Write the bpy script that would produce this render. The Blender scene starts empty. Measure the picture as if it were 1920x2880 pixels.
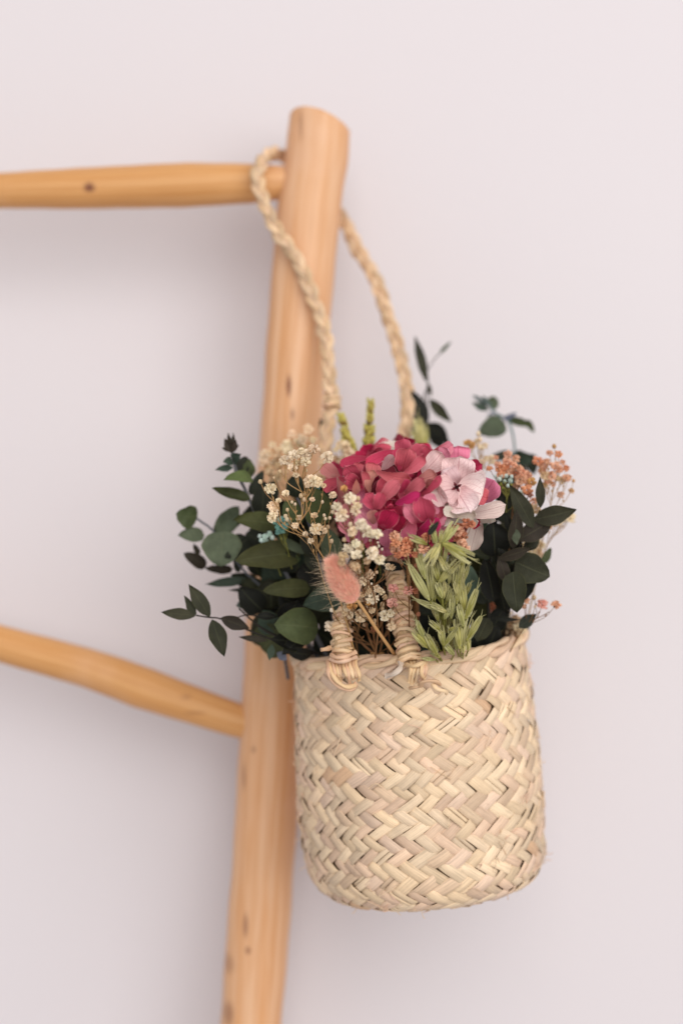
import bpy, math, random
import numpy as np
from mathutils import Vector, Matrix

random.seed(7)
R = math.radians
C = bpy.context.scene.collection
SC = bpy.context.scene

# ------------------------------------------------------------------ camera, world, light, exposure
D = 1.0                       # camera to the basket's axis plane (Y = 0), metres
S = 0.44 / 1920               # metres per photo pixel on that plane
cam_d = bpy.data.cameras.new("camera")
cam = bpy.data.objects.new("camera", cam_d); C.objects.link(cam)
cam.location = (0, -D, 0); cam.rotation_euler = (R(90), 0, 0)
cam_d.sensor_fit = 'HORIZONTAL'; cam_d.sensor_width = 24.0
cam_d.lens = 24.0 * D / 0.44
cam_d.clip_start = 0.01; cam_d.clip_end = 100
cam_d.dof.use_dof = True
cam_d.dof.focus_distance = D - 0.092
cam_d.dof.aperture_fstop = 2.1
SC.camera = cam

world = bpy.data.worlds.new("World"); SC.world = world
world.use_nodes = True
bg = world.node_tree.nodes["Background"]
bg.inputs[0].default_value = (0.97, 0.95, 0.98, 1); bg.inputs[1].default_value = 0.56

def area(name, loc, target, sx, sy, energy, col):
    l = bpy.data.lights.new(name, 'AREA'); l.shape = 'RECTANGLE'; l.size = sx; l.size_y = sy
    l.energy = energy; l.color = col
    o = bpy.data.objects.new(name, l); C.objects.link(o)
    o.location = loc
    o.rotation_euler = (Vector(target) - Vector(loc)).to_track_quat('-Z', 'Y').to_euler()
    return o
area("window_light", (1.25, -3.4, 1.3), (0.0, 0.05, 0.0), 4.4, 4.0, 148, (1.0, 0.975, 0.95))

SC.view_settings.view_transform = 'Standard'
SC.view_settings.look = 'None'
SC.view_settings.exposure = 0.0
SC.view_settings.gamma = 1.0

# ------------------------------------------------------------------ helpers
def P(px, py, Y=0.0):
    """photo pixel + depth (mm from the basket's axis, away from the camera) -> metres"""
    y = Y / 1000.0
    k = S * (D + y) / D
    return np.array([(px - 960) * k, y, (1440 - py) * k])

def lin(c):
    return tuple(((x / 255 + 0.055) / 1.055) ** 2.4 if x > 10 else x / 255 / 12.92 for x in c)

def unit(v):
    n = np.linalg.norm(v)
    return v / n if n > 1e-12 else np.array([1.0, 0, 0])

def smooth_path(pts, step):
    """Catmull-Rom through pts, resampled evenly"""
    p = np.array(pts, float)
    if len(p) == 2:
        n = max(2, int(np.linalg.norm(p[1] - p[0]) / step) + 1)
        return np.array([p[0] + (p[1] - p[0]) * t for t in np.linspace(0, 1, n)])
    q = np.vstack([2 * p[0] - p[1], p, 2 * p[-1] - p[-2]])
    out = []
    for i in range(1, len(q) - 2):
        a, b, c, d = q[i - 1], q[i], q[i + 1], q[i + 2]
        for t in np.linspace(0, 1, 24, endpoint=False):
            out.append(0.5 * (2 * b + (c - a) * t + (2 * a - 5 * b + 4 * c - d) * t * t + (3 * b - a - 3 * c + d) * t ** 3))
    out.append(q[-2])
    out = np.array(out)
    seg = np.linalg.norm(np.diff(out, axis=0), axis=1)
    s = np.concatenate([[0], np.cumsum(seg)])
    n = max(3, int(s[-1] / step) + 1)
    t = np.linspace(0, s[-1], n)
    return np.stack([np.interp(t, s, out[:, k]) for k in range(3)], axis=1)

class MB:
    """collects pieces, builds them as one mesh object"""
    def __init__(self):
        self.v, self.f, self.uv, self.c, self.n = [], [], [], [], 0
    def add(self, verts, faces, uvs, cols):
        self.v.append(np.asarray(verts, float)); self.uv.append(np.asarray(uvs, float))
        self.c.append(np.asarray(cols, float))
        self.f.extend([tuple(i + self.n for i in f) for f in faces]); self.n += len(verts)
        return self
    def mesh(self, name, mat, origin=(0, 0, 0), smooth=True):
        v = np.vstack(self.v) - np.array(origin); uv = np.vstack(self.uv); c = np.vstack(self.c)
        me = bpy.data.meshes.new(name)
        me.from_pydata(v.tolist(), [], self.f)
        idx = np.empty(len(me.loops), int); me.loops.foreach_get("vertex_index", idx)
        ul = me.uv_layers.new(name="UVMap")
        ul.data.foreach_set("uv", uv[idx].ravel())
        at = me.color_attributes.new("tint", 'FLOAT_COLOR', 'POINT')
        at.data.foreach_set("color", np.hstack([c, np.ones((len(c), 1))]).ravel())
        if smooth:
            me.polygons.foreach_set("use_smooth", [True] * len(me.polygons))
        me.materials.append(mat)
        me.update()
        return me
    def build(self, name, mat, parent=None, smooth=True, kind=None):
        org = tuple(parent["origin"]) if parent is not None and "origin" in parent else (0, 0, 0)
        o = bpy.data.objects.new(name, self.mesh(name, mat, org, smooth)); C.objects.link(o)
        if parent is not None:
            o.parent = parent
            o["origin"] = org
        if kind: o["kind"] = kind
        return o

def grid_faces(nu, nv):
    return [(i * nv + j, i * nv + j + 1, (i + 1) * nv + j + 1, (i + 1) * nv + j) for i in range(nu - 1) for j in range(nv - 1)]

def tube(mb, pts, rad, col, n=8, flat=1.0, caps=True, lump=0.0, side_hint=(0, 1, 0), rng=random):
    """pts (k,3); rad number or list; col rgb or (k,3); uv = (round, metres along)"""
    pts = np.asarray(pts, float); k = len(pts)
    rad = np.full(k, rad) if np.isscalar(rad) else np.asarray(rad, float)
    col = np.tile(col, (k, 1)) if np.ndim(col) == 1 else np.asarray(col)
    tan = np.gradient(pts, axis=0)
    V, U, K = [], [], []
    s = np.concatenate([[0], np.cumsum(np.linalg.norm(np.diff(pts, axis=0), axis=1))])
    nrm = np.array(side_hint, float); off = rng.random() * 7
    for i in range(k):
        t = unit(tan[i])
        nrm = nrm - t * nrm.dot(t)
        if np.linalg.norm(nrm) < 1e-4: nrm = np.array([1.0, 0.3, 0.2]) - t * t.dot([1.0, 0.3, 0.2])
        nrm = unit(nrm); b = np.cross(t, nrm)
        for j in range(n + 1):
            a = 2 * math.pi * j / n
            r = rad[i] * (1 + lump * math.sin(3 * a + off + s[i] * 140) * math.sin(s[i] * 90 + off * 2))
            V.append(pts[i] + nrm * math.cos(a) * r * flat + b * math.sin(a) * r)
            U.append((j / n, s[i])); K.append(col[i])
    F = grid_faces(k, n + 1)
    if caps:
        F.append(tuple(range(n))); F.append(tuple((k - 1) * (n + 1) + j for j in reversed(range(n))))
    mb.add(V, F, U, K)

def prof(shape, t):
    if shape == 'round':   return max(0.0, math.sin(math.pi * t ** 0.86)) ** 0.62
    if shape == 'egg':     return max(0.0, math.sin(math.pi * t ** 0.76)) ** 0.60 * (1 - 0.12 * t)
    if shape == 'lance':   return max(0.0, math.sin(math.pi * t ** 0.9)) ** 0.95 * (1 - 0.15 * t)
    if shape == 'petal':   return (t ** 0.5) * max(0.0, 1 - t ** 6.0) ** 0.5 * 1.10
    if shape == 'glume':   return max(0.0, math.sin(math.pi * t ** 0.62)) ** 0.95 * (1 - 0.3 * t) * (1 - t) ** 0.35 * 1.25
    return 1.0

def blade(mb, b, t, w, c0, c1, shape='egg', roll=0.0, bend=0.0, cup=0.0, ruffle=0.0, nl=10, nw=6, curl=0.0, sag=0.0, rng=random):
    """a leaf or petal from point b to point t, width w metres; turned roll degrees about its own axis"""
    b = np.asarray(b, float); t = np.asarray(t, float)
    d = t - b; L = np.linalg.norm(d); dh = unit(d)
    to_cam = unit(np.array([0, -D, 0]) - (b + t) / 2)
    n0 = unit(to_cam - dh * to_cam.dot(dh)); sd = np.cross(dh, n0)
    a = R(roll); n = n0 * math.cos(a) + sd * math.sin(a); sd = np.cross(dh, n)
    ph = rng.random() * 6.28; k2 = 2 + rng.random() * 2
    V, U, K = [], [], []
    c0 = np.array(c0); c1 = np.array(c1)
    for i in range(nl + 1):
        tt = i / nl
        h = prof(shape, min(max(tt, 0.0), 1.0)) * w / 2
        for j in range(nw + 1):
            s = 2 * j / nw - 1
            z = bend * L * 4 * tt * (1 - tt) + cup * w * s * s * min(1, tt * 3) * (1 - 0.3 * tt) + curl * L * tt ** 3
            z += ruffle * w * math.sin(ph + k2 * 3.1 * tt + s * 2.6) * (0.25 + abs(s)) * tt
            edge = 1 + 0.05 * ruffle * 8 * math.sin(ph * 3 + tt * 17) * abs(s)
            V.append(b + d * tt + sd * (s * h * edge) + n * z + np.array([0, 0, -sag * L * 4 * tt * (1 - tt)]))
            U.append((s * 0.5 + 0.5, tt)); K.append(c0 * (1 - tt) + c1 * tt)
    mb.add(V, grid_faces(nl + 1, nw + 1), U, K)

def thing(name, origin, label, cat, group=None):
    o = bpy.data.objects.new(name, None); C.objects.link(o)
    o.empty_display_size = 0.01
    o.location = tuple(origin); o["origin"] = tuple(float(x) for x in origin)
    o["label"] = label; o["category"] = cat
    if group: o["group"] = group
    return o

def vary(c, amt=0.12, rng=random):
    k = 1 + rng.uniform(-amt, amt)
    return tuple(max(0.0, x * k * (1 + rng.uniform(-amt, amt) * 0.35)) for x in c)

# ------------------------------------------------------------------ materials
def nodes(name):
    m = bpy.data.materials.new(name); m.use_nodes = True
    nt = m.node_tree
    return m, nt, nt.nodes["Principled BSDF"], nt.nodes["Material Output"]

def mk(nt, typ, **kw):
    n = nt.nodes.new(typ)
    for k, v in kw.items():
        if k.startswith("i_"):
            key = k[2:]
            n.inputs[int(key) if key.isdigit() else key].default_value = v
        else: setattr(n, k, v)
    return n

def math_n(nt, op, a, b=None, c=None, clamp=False):
    n = nt.nodes.new("ShaderNodeMath"); n.operation = op; n.use_clamp = clamp
    for i, x in enumerate((a, b, c)):
        if x is None: continue
        if isinstance(x, (int, float)): n.inputs[i].default_value = x
        else: nt.links.new(x, n.inputs[i])
    return n.outputs[0]

def mix_n(nt, fac, a, b, blend='MIX'):
    n = nt.nodes.new("ShaderNodeMix"); n.data_type = 'RGBA'; n.blend_type = blend
    for k, x in ((0, fac), (6, a), (7, b)):
        if isinstance(x, (int, float)): n.inputs[k].default_value = x
        elif isinstance(x, tuple): n.inputs[k].default_value = x if len(x) == 4 else (*x, 1)
        else: nt.links.new(x, n.inputs[k])
    return n.outputs[2]

def noise_n(nt, vec, scale, detail=4.0, rough=0.55, dist=0.0):
    n = nt.nodes.new("ShaderNodeTexNoise")
    n.inputs["Scale"].default_value = scale; n.inputs["Detail"].default_value = detail
    n.inputs["Roughness"].default_value = rough; n.inputs["Distortion"].default_value = dist
    if vec is not None: nt.links.new(vec, n.inputs["Vector"])
    return n.outputs[0]

def mapping(nt, src, scale=(1, 1, 1), loc=(0, 0, 0)):
    n = nt.nodes.new("ShaderNodeMapping"); n.inputs["Scale"].default_value = scale; n.inputs["Location"].default_value = loc
    nt.links.new(src, n.inputs["Vector"]); return n.outputs[0]

def ramp(nt, fac, lo, hi):
    n = nt.nodes.new("ShaderNodeMapRange"); n.interpolation_type = 'SMOOTHSTEP'
    n.inputs[1].default_value = lo; n.inputs[2].default_value = hi
    nt.links.new(fac, n.inputs[0]); return n.outputs[0]

def bump(nt, h, strength, dist, bsdf):
    n = nt.nodes.new("ShaderNodeBump"); n.inputs["Strength"].default_value = strength; n.inputs["Distance"].default_value = dist
    nt.links.new(h, n.inputs["Height"]); nt.links.new(n.outputs[0], bsdf.inputs["Normal"])

def tint_uv(nt):
    a = nt.nodes.new("ShaderNodeAttribute"); a.attribute_name = "tint"
    t = nt.nodes.new("ShaderNodeTexCoord")
    s = nt.nodes.new("ShaderNodeSeparateXYZ"); nt.links.new(t.outputs["UV"], s.inputs[0])
    return a.outputs["Color"], t, s.outputs[0], s.outputs[1]

def scale_col(nt, col, fac):
    n = nt.nodes.new("ShaderNodeVectorMath"); n.operation = 'SCALE'
    nt.links.new(col, n.inputs[0])
    if isinstance(fac, (int, float)): n.inputs[3].default_value = fac
    else: nt.links.new(fac, n.inputs[3])
    return n.outputs[0]

def translucent_mix(nt, bsdf, out, col, fac):
    tr = nt.nodes.new("ShaderNodeBsdfTranslucent"); nt.links.new(col, tr.inputs[0])
    mx = nt.nodes.new("ShaderNodeMixShader"); mx.inputs[0].default_value = fac
    nt.links.new(bsdf.outputs[0], mx.inputs[1]); nt.links.new(tr.outputs[0], mx.inputs[2])
    nt.links.new(mx.outputs[0], out.inputs[0])

def mat_leaf():
    m, nt, b, out = nodes("leaf")
    col, tc, u, v = tint_uv(nt)
    du = math_n(nt, 'ABSOLUTE', math_n(nt, 'SUBTRACT', u, 0.5))
    rib = math_n(nt, 'SUBTRACT', 1.0, ramp(nt, du, 0.0, 0.035))
    side = math_n(nt, 'ADD', math_n(nt, 'MULTIPLY', v, 11.0), math_n(nt, 'MULTIPLY', du, -9.0))
    vein = ramp(nt, math_n(nt, 'ABSOLUTE', math_n(nt, 'SUBTRACT', math_n(nt, 'FRACT', side), 0.5)), 0.08, 0.0)
    nz = noise_n(nt, tc.outputs["Object"], 260.0, 6.0, 0.65)
    nz2 = noise_n(nt, tc.outputs["Object"], 55.0, 3.0, 0.5)
    k = math_n(nt, 'ADD', math_n(nt, 'MULTIPLY', nz, 0.9), math_n(nt, 'MULTIPLY', nz2, 1.3))
    k = math_n(nt, 'ADD', k, -0.1)
    c = scale_col(nt, col, k)
    veins = math_n(nt, 'ADD', math_n(nt, 'MULTIPLY', rib, 0.16), math_n(nt, 'MULTIPLY', vein, 0.05))
    c = mix_n(nt, veins, c, lin((128, 132, 96)))
    edge = ramp(nt, du, 0.46, 0.5)
    c = mix_n(nt, math_n(nt, 'MULTIPLY', edge, 0.3), c, lin((105, 105, 60)))
    geo = nt.nodes.new("ShaderNodeNewGeometry")
    c = mix_n(nt, math_n(nt, 'MULTIPLY', geo.outputs["Backfacing"], 0.22), c, lin((112, 122, 108)))
    nt.links.new(c, b.inputs["Base Color"])
    b.inputs["Roughness"].default_value = 0.6
    b.inputs["Specular IOR Level"].default_value = 0.2
    h = math_n(nt, 'ADD', math_n(nt, 'MULTIPLY', nz, 0.6), math_n(nt, 'MULTIPLY', rib, -0.8))
    h = math_n(nt, 'ADD', h, math_n(nt, 'MULTIPLY', vein, -0.25))
    bump(nt, h, 0.35, 0.0006, b)
    translucent_mix(nt, b, out, c, 0.10)
    return m

def mat_petal():
    m, nt, b, out = nodes("petal")
    col, tc, u, v = tint_uv(nt)
    du = math_n(nt, 'ABSOLUTE', math_n(nt, 'SUBTRACT', u, 0.5))
    nd = noise_n(nt, mapping(nt, tc.outputs["Object"], (1, 1, 1)), 90.0, 3.0)
    # main veins fan out from the base, small ones branch between them
    fan = math_n(nt, 'ADD', math_n(nt, 'MULTIPLY', du, 7.0), math_n(nt, 'MULTIPLY', nd, 0.9))
    f1 = ramp(nt, math_n(nt, 'ABSOLUTE', math_n(nt, 'SUBTRACT', math_n(nt, 'FRACT', fan), 0.5)), 0.09, 0.0)
    br = math_n(nt, 'ADD', math_n(nt, 'ADD', math_n(nt, 'MULTIPLY', v, 8.0), math_n(nt, 'MULTIPLY', du, -9.0)), math_n(nt, 'MULTIPLY', nd, 2.6))
    f2 = ramp(nt, math_n(nt, 'ABSOLUTE', math_n(nt, 'SUBTRACT', math_n(nt, 'FRACT', br), 0.5)), 0.09, 0.0)
    rib = math_n(nt, 'SUBTRACT', 1.0, ramp(nt, du, 0.0, 0.03))
    vein = math_n(nt, 'MAXIMUM', math_n(nt, 'MULTIPLY', f1, 0.45), math_n(nt, 'MULTIPLY', f2, 0.5))
    vein = math_n(nt, 'MAXIMUM', vein, math_n(nt, 'MULTIPLY', rib, 0.7))
    dark = mix_n(nt, 1.0, col, (0.52, 0.24, 0.30, 1), 'MULTIPLY')
    nz = noise_n(nt, tc.outputs["Object"], 70.0, 5.0, 0.6)
    c = scale_col(nt, col, math_n(nt, 'ADD', math_n(nt, 'MULTIPLY', nz, 0.55), 0.72))
    c = mix_n(nt, math_n(nt, 'MULTIPLY', vein, .85), c, dark)
    edge = ramp(nt, du, 0.42, 0.5)
    pale = mix_n(nt, 0.35, c, lin((235, 200, 190)))
    c = mix_n(nt, math_n(nt, 'MULTIPLY', edge, 0.5), c, pale)
    nt.links.new(c, b.inputs["Base Color"])
    b.inputs["Roughness"].default_value = 0.62
    b.inputs["Specular IOR Level"].default_value = 0.22
    h = math_n(nt, 'ADD', math_n(nt, 'MULTIPLY', vein, -0.7), math_n(nt, 'MULTIPLY', nz, 1.2))
    bump(nt, h, 0.5, 0.0008, b)
    translucent_mix(nt, b, out, c, 0.12)
    return m

def mat_straw():
    m, nt, b, out = nodes("straw")
    col, tc, u, v = tint_uv(nt)
    cmb = nt.nodes.new("ShaderNodeCombineXYZ")
    nt.links.new(math_n(nt, 'MULTIPLY', u, 9.0), cmb.inputs[0]); nt.links.new(math_n(nt, 'MULTIPLY', v, 26.0), cmb.inputs[1])
    ob = tc.outputs["Object"]
    off = scale_col(nt, ob, 34.0)
    add = nt.nodes.new("ShaderNodeVectorMath"); add.operation = 'ADD'
    nt.links.new(cmb.outputs[0], add.inputs[0]); nt.links.new(off, add.inputs[1])
    st = noise_n(nt, add.outputs[0], 1.6, 5.0, 0.65)
    blot = noise_n(nt, ob, 95.0, 4.0, 0.6)
    k = math_n(nt, 'ADD', math_n(nt, 'MULTIPLY', st, 1.15), math_n(nt, 'MULTIPLY', blot, 0.45))
    c = scale_col(nt, col, math_n(nt, 'ADD', k, 0.2))
    fib = ramp(nt, st, 0.60, 0.74)
    c = mix_n(nt, math_n(nt, 'MULTIPLY', fib, 0.28), c, lin((150, 118, 82)))
    fl = ramp(nt, noise_n(nt, ob, 160.0, 3.0), 0.68, 0.78)
    c = mix_n(nt, math_n(nt, 'MULTIPLY', fl, 0.25), c, lin((130, 96, 66)))
    nt.links.new(c, b.inputs["Base Color"])
    b.inputs["Roughness"].default_value = 0.52
    b.inputs["Specular IOR Level"].default_value = 0.35
    bump(nt, st, 0.45, 0.0007, b)
    translucent_mix(nt, b, out, c, 0.06)
    return m

def mat_wood(name, base, warm, dark, knots):
    """knots: (centre in object space, radii, strength)"""
    m, nt, b, out = nodes(name)
    tc = nt.nodes.new("ShaderNodeTexCoord"); sep = nt.nodes.new("ShaderNodeSeparateXYZ")
    nt.links.new(tc.outputs["UV"], sep.inputs[0])
    cmb = nt.nodes.new("ShaderNodeCombineXYZ")
    a = math_n(nt, 'MULTIPLY', sep.outputs[0], 2 * math.pi)
    nt.links.new(math_n(nt, 'SINE', a), cmb.inputs[0]); nt.links.new(math_n(nt, 'COSINE', a), cmb.inputs[1])
    nt.links.new(math_n(nt, 'MULTIPLY', sep.outputs[1], 5.0), cmb.inputs[2])
    g1 = noise_n(nt, mapping(nt, cmb.outputs[0], (2.2, 2.2, 1.0)), 1.5, 5.0, 0.55, 0.6)
    g2 = noise_n(nt, mapping(nt, cmb.outputs[0], (9, 9, 1.4)), 2.2, 7.0, 0.65, 0.5)
    g3 = noise_n(nt, tc.outputs["Object"], 14.0, 3.0, 0.5)
    c = mix_n(nt, ramp(nt, g1, 0.28, 0.74), base, warm)
    c = mix_n(nt, math_n(nt, 'MULTIPLY', ramp(nt, g2, 0.48, 0.76), 0.30), c, dark)
    c = mix_n(nt, math_n(nt, 'MULTIPLY', ramp(nt, g3, 0.55, 0.75), 0.25), c, lin((236, 196, 168)))
    for ctr, rad, st in knots:
        sub = nt.nodes.new("ShaderNodeVectorMath"); sub.operation = 'SUBTRACT'
        nt.links.new(tc.outputs["Object"], sub.inputs[0]); sub.inputs[1].default_value = tuple(ctr)
        dv = nt.nodes.new("ShaderNodeVectorMath"); dv.operation = 'DIVIDE'
        nt.links.new(sub.outputs[0], dv.inputs[0]); dv.inputs[1].default_value = tuple(rad)
        ln = nt.nodes.new("ShaderNodeVectorMath"); ln.operation = 'LENGTH'; nt.links.new(dv.outputs[0], ln.inputs[0])
        d = math_n(nt, 'ADD', ln.outputs["Value"], math_n(nt, 'MULTIPLY', math_n(nt, 'SUBTRACT', g2, 0.5), 0.9))
        c = mix_n(nt, math_n(nt, 'MULTIPLY', ramp(nt, d, 1.0, 0.25), st), c, lin((112, 58, 42)))
    nt.links.new(c, b.inputs["Base Color"])
    b.inputs["Roughness"].default_value = 0.42
    b.inputs["Specular IOR Level"].default_value = 0.35
    bump(nt, g2, 0.25, 0.0012, b)
    return m

def mat_wall():
    m, nt, b, out = nodes("painted_plaster")
    tc = nt.nodes.new("ShaderNodeTexCoord")
    n1 = noise_n(nt, tc.outputs["Object"], 2.2, 4.0, 0.55)
    n2 = noise_n(nt, tc.outputs["Object"], 180.0, 6.0, 0.6)
    c = mix_n(nt, n1, lin((222, 216, 217)), lin((218, 211, 213)))
    c = mix_n(nt, math_n(nt, 'MULTIPLY', n2, 0.05), c, lin((200, 186, 186)))
    nt.links.new(c, b.inputs["Base Color"])
    b.inputs["Roughness"].default_value = 0.85
    b.inputs["Specular IOR Level"].default_value = 0.2
    bump(nt, n2, 0.22, 0.001, b)
    return m

def mat_tint(name, rough=0.7, trans=0.15, noise=0.3, scale=220.0):
    m, nt, b, out = nodes(name)
    col, tc, u, v = tint_uv(nt)
    nz = noise_n(nt, tc.outputs["Object"], scale, 4.0, 0.6)
    c = scale_col(nt, col, math_n(nt, 'ADD', math_n(nt, 'MULTIPLY', nz, noise * 2), 1.0 - noise))
    nt.links.new(c, b.inputs["Base Color"])
    b.inputs["Roughness"].default_value = rough
    b.inputs["Specular IOR Level"].default_value = 0.2
    translucent_mix(nt, b, out, c, trans)
    return m

def mat_glume():
    m, nt, b, out = nodes("oat_husk")
    col, tc, u, v = tint_uv(nt)
    f = math_n(nt, 'FRACT', math_n(nt, 'MULTIPLY', u, 5.0))
    st = ramp(nt, math_n(nt, 'ABSOLUTE', math_n(nt, 'SUBTRACT', f, 0.5)), 0.28, 0.05)
    nz = noise_n(nt, tc.outputs["Object"], 120.0, 4.0)
    c = scale_col(nt, col, math_n(nt, 'ADD', math_n(nt, 'MULTIPLY', nz, 0.6), 0.7))
    c = mix_n(nt, math_n(nt, 'MULTIPLY', st, 0.62), c, lin((104, 104, 38)))
    c = mix_n(nt, math_n(nt, 'MULTIPLY', ramp(nt, math_n(nt, 'ABSOLUTE', math_n(nt, 'SUBTRACT', u, 0.5)), 0.38, 0.5), 0.55), c, lin((226, 222, 182)))
    nt.links.new(c, b.inputs["Base Color"])
    b.inputs["Roughness"].default_value = 0.5
    b.inputs["Specular IOR Level"].default_value = 0.3
    bump(nt, st, 0.3, 0.0004, b)
    translucent_mix(nt, b, out, c, 0.08)
    return m

M_LEAF, M_PETAL, M_STRAW, M_WALL, M_GLUME = mat_leaf(), mat_petal(), mat_straw(), mat_wall(), mat_glume()
M_STEM = mat_tint("stem", 0.6, 0.05)
M_BLOSSOM = mat_tint("dried_blossom", 0.75, 0.25, 0.15)
M_FLUFF = mat_tint("fluff", 0.8, 0.3, 0.15)

# ------------------------------------------------------------------ wall
WALL_Y = 146
def wall():
    mb = MB()
    y0 = WALL_Y / 1000
    xs = np.linspace(-2.0, 2.2, 22); zs = np.linspace(-1.3, 1.5, 15)
    V = [(x, y0, z) for z in zs for x in xs]; n = len(xs)
    F = [(i * n + j, i * n + j + 1, (i + 1) * n + j + 1, (i + 1) * n + j) for i in range(len(zs) - 1) for j in range(n - 1)]
    k = len(V)
    V += [(-2.0, y0 + .1, -1.3), (2.2, y0 + .1, -1.3), (2.2, y0 + .1, 1.5), (-2.0, y0 + .1, 1.5)]
    c0, c1, c2, c3 = 0, n - 1, n * len(zs) - 1, n * (len(zs) - 1)
    F += [(k, k + 3, k + 2, k + 1), (c0, k, k + 1, c1), (c1, k + 1, k + 2, c2), (c2, k + 2, k + 3, c3), (c3, k + 3, k, c0)]
    mb.add(V, F, [(v[0], v[2]) for v in V], [(1, 1, 1)] * len(V))
    o = mb.build("wall", M_WALL, smooth=False)
    o["kind"] = "structure"; o["label"] = "plain pale pinkish white plaster wall behind the ladder"
wall()

# ------------------------------------------------------------------ wooden ladder
def ladder():
    PY = 75
    org = P(700, 2960, PY)
    t = thing("wooden_ladder", org, "rustic peeled wood ladder of round poles leaning on the pale wall", "ladder")
    kn = lambda x, y, rx, rz, st, Y=PY - 20: (P(x, y, Y) - org, (rx, 0.05, rz), st)
    m_post = mat_wood("peeled_post_wood", lin((216, 159, 110)), lin((230, 187, 149)), lin((176, 112, 68)),
        [kn(812, 1085, .0025, .011, .85), kn(822, 1165, .002, .006, .6), kn(685, 2190, .0018, .014, .5), kn(690, 2605, .0026, .012, .55),
         kn(697, 2675, .0028, .004, .6), kn(640, 2860, .006, .012, .5), kn(845, 345, .0022, .016, .35), kn(640, 2720, .006, .01, .35), kn(712, 2110, .0025, .004, .35)])
    m_rung = mat_wood("peeled_rung_wood", lin((203, 143, 82)), lin((222, 168, 110)), lin((154, 96, 52)),
        [kn(245, 518, .0058, .0046, .95), kn(235, 1825, .008, .0018, .5), kn(520, 1965, .006, .0025, .3), kn(545, 2010, .012, .0018, .35)])
    # upright post: centre x, half width by photo height
    ax = [(898, 322), (893, 380), (887, 450), (868, 580), (857, 700), (838, 930), (822, 1180), (795, 1560), (768, 1960), (740, 2400), (705, 2870), (690, 3060), (660, 3420)]
    hw = [(280, 86), (380, 88), (560, 88), (700, 90), (930, 87), (1500, 88), (2400, 88), (2900, 87), (3500, 88)]
    path = smooth_path([P(x, y, PY) for x, y in ax], 0.004)[::-1]
    k = S * (1 + PY / 1000)
    ys = 1440 - path[:, 2] / k
    rad = np.interp(ys, [a for a, _ in hw], [b for _, b in hw]) * k
    rad *= 1 + 0.012 * np.sin(ys / 67.0) + 0.01 * np.sin(ys / 31.0 + 1)
    mb = MB(); tube(mb, path, rad, (1, 1, 1), n=40, flat=0.95, lump=0.0)
    v = mb.v[0]; aa = mb.uv[0][:, 0] * 2 * math.pi; sv = mb.uv[0][:, 1]     # drawknife facets
    fac = 1 + 0.016 * np.sin(5 * aa + 3 * np.sin(sv * 7)) + 0.008 * np.sin(9 * aa + sv * 11)
    cc = np.repeat(path, 41, axis=0); v[:] = cc + (v - cc) * fac[:, None]; kz = lambda y: P(0, y, PY)[2]
    zt = lambda x: np.interp(x, [P(a, 0, PY)[0] for a in (808, 830, 856, 900, 950, 992)], [kz(a) for a in (334, 322, 320, 328, 345, 368)])
    # slanting saw cut: stretch the top of the pole so that its last ring lies in the cut, edge worn round
    zmax = path[-1][2]; z0 = zmax - 0.05
    up = v[:, 2] > z0
    f = (v[up, 2] - z0) / (zmax - z0)
    v[up, 2] = z0 + f * (zt(v[up, 0]) - z0)
    n1 = 41; last = v[-n1:].copy(); c = last[:-1].mean(axis=0)
    ring2 = c + (last - c) * 0.93 + np.array([0, 0, 0.0012])
    b0 = len(v); mb.v[0] = np.vstack([v, ring2]); mb.uv[0] = np.vstack([mb.uv[0], mb.uv[0][-n1:] + 0.002]); mb.c[0] = np.vstack([mb.c[0], mb.c[0][-n1:]])
    mb.n += n1; mb.f.pop()
    mb.f += [(b0 - n1 + j, b0 - n1 + j + 1, b0 + j + 1, b0 + j) for j in range(n1 - 1)] + [tuple(b0 + j for j in range(n1 - 1))]
    o = mb.build("post", m_post, t); o.data.set_sharp_from_angle(angle=R(55))
    def rung(tops, bots, Y0, Y1, ext):
        pts, rr = [], []
        for (x, a), (_, b2) in zip(tops, bots):
            Y = np.interp(x, [0, 800], [Y0, Y1]); kk = S * (1 + Y / 1000)
            pts.append(P(x, (a + b2) / 2, Y)); rr.append((b2 - a) / 2 * kk)
        pth = smooth_path(pts, 0.004)
        xs = [p[0] for p in pts]
        r = np.interp(pth[:, 0], xs, rr)
        slope = math.cos(math.atan2(pts[-1][2] - pts[0][2], pts[-1][0] - pts[0][0]))
        mb = MB(); tube(mb, pth, r * slope, (1, 1, 1), n=28, side_hint=(0, 1, 0), lump=0.01)
        mb.build("rung", m_rung, t)
    rung([(-900, 530), (-400, 505), (0, 486), (230, 472), (520, 457), (700, 460), (790, 466), (850, 470)],
         [(-900, 630), (-400, 605), (0, 585), (230, 587), (520, 582), (700, 571), (790, 560), (850, 556)], PY + 4, PY, 0)
    rung([(-900, 1500), (-400, 1640), (0, 1757), (250, 1823), (400, 1872), (550, 1932), (672, 1978), (740, 2003)],
         [(-900, 1610), (-400, 1750), (0, 1864), (250, 1938), (400, 1996), (550, 2041), (672, 2078), (740, 2090)], PY + 4, PY, 0)
ladder()

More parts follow.
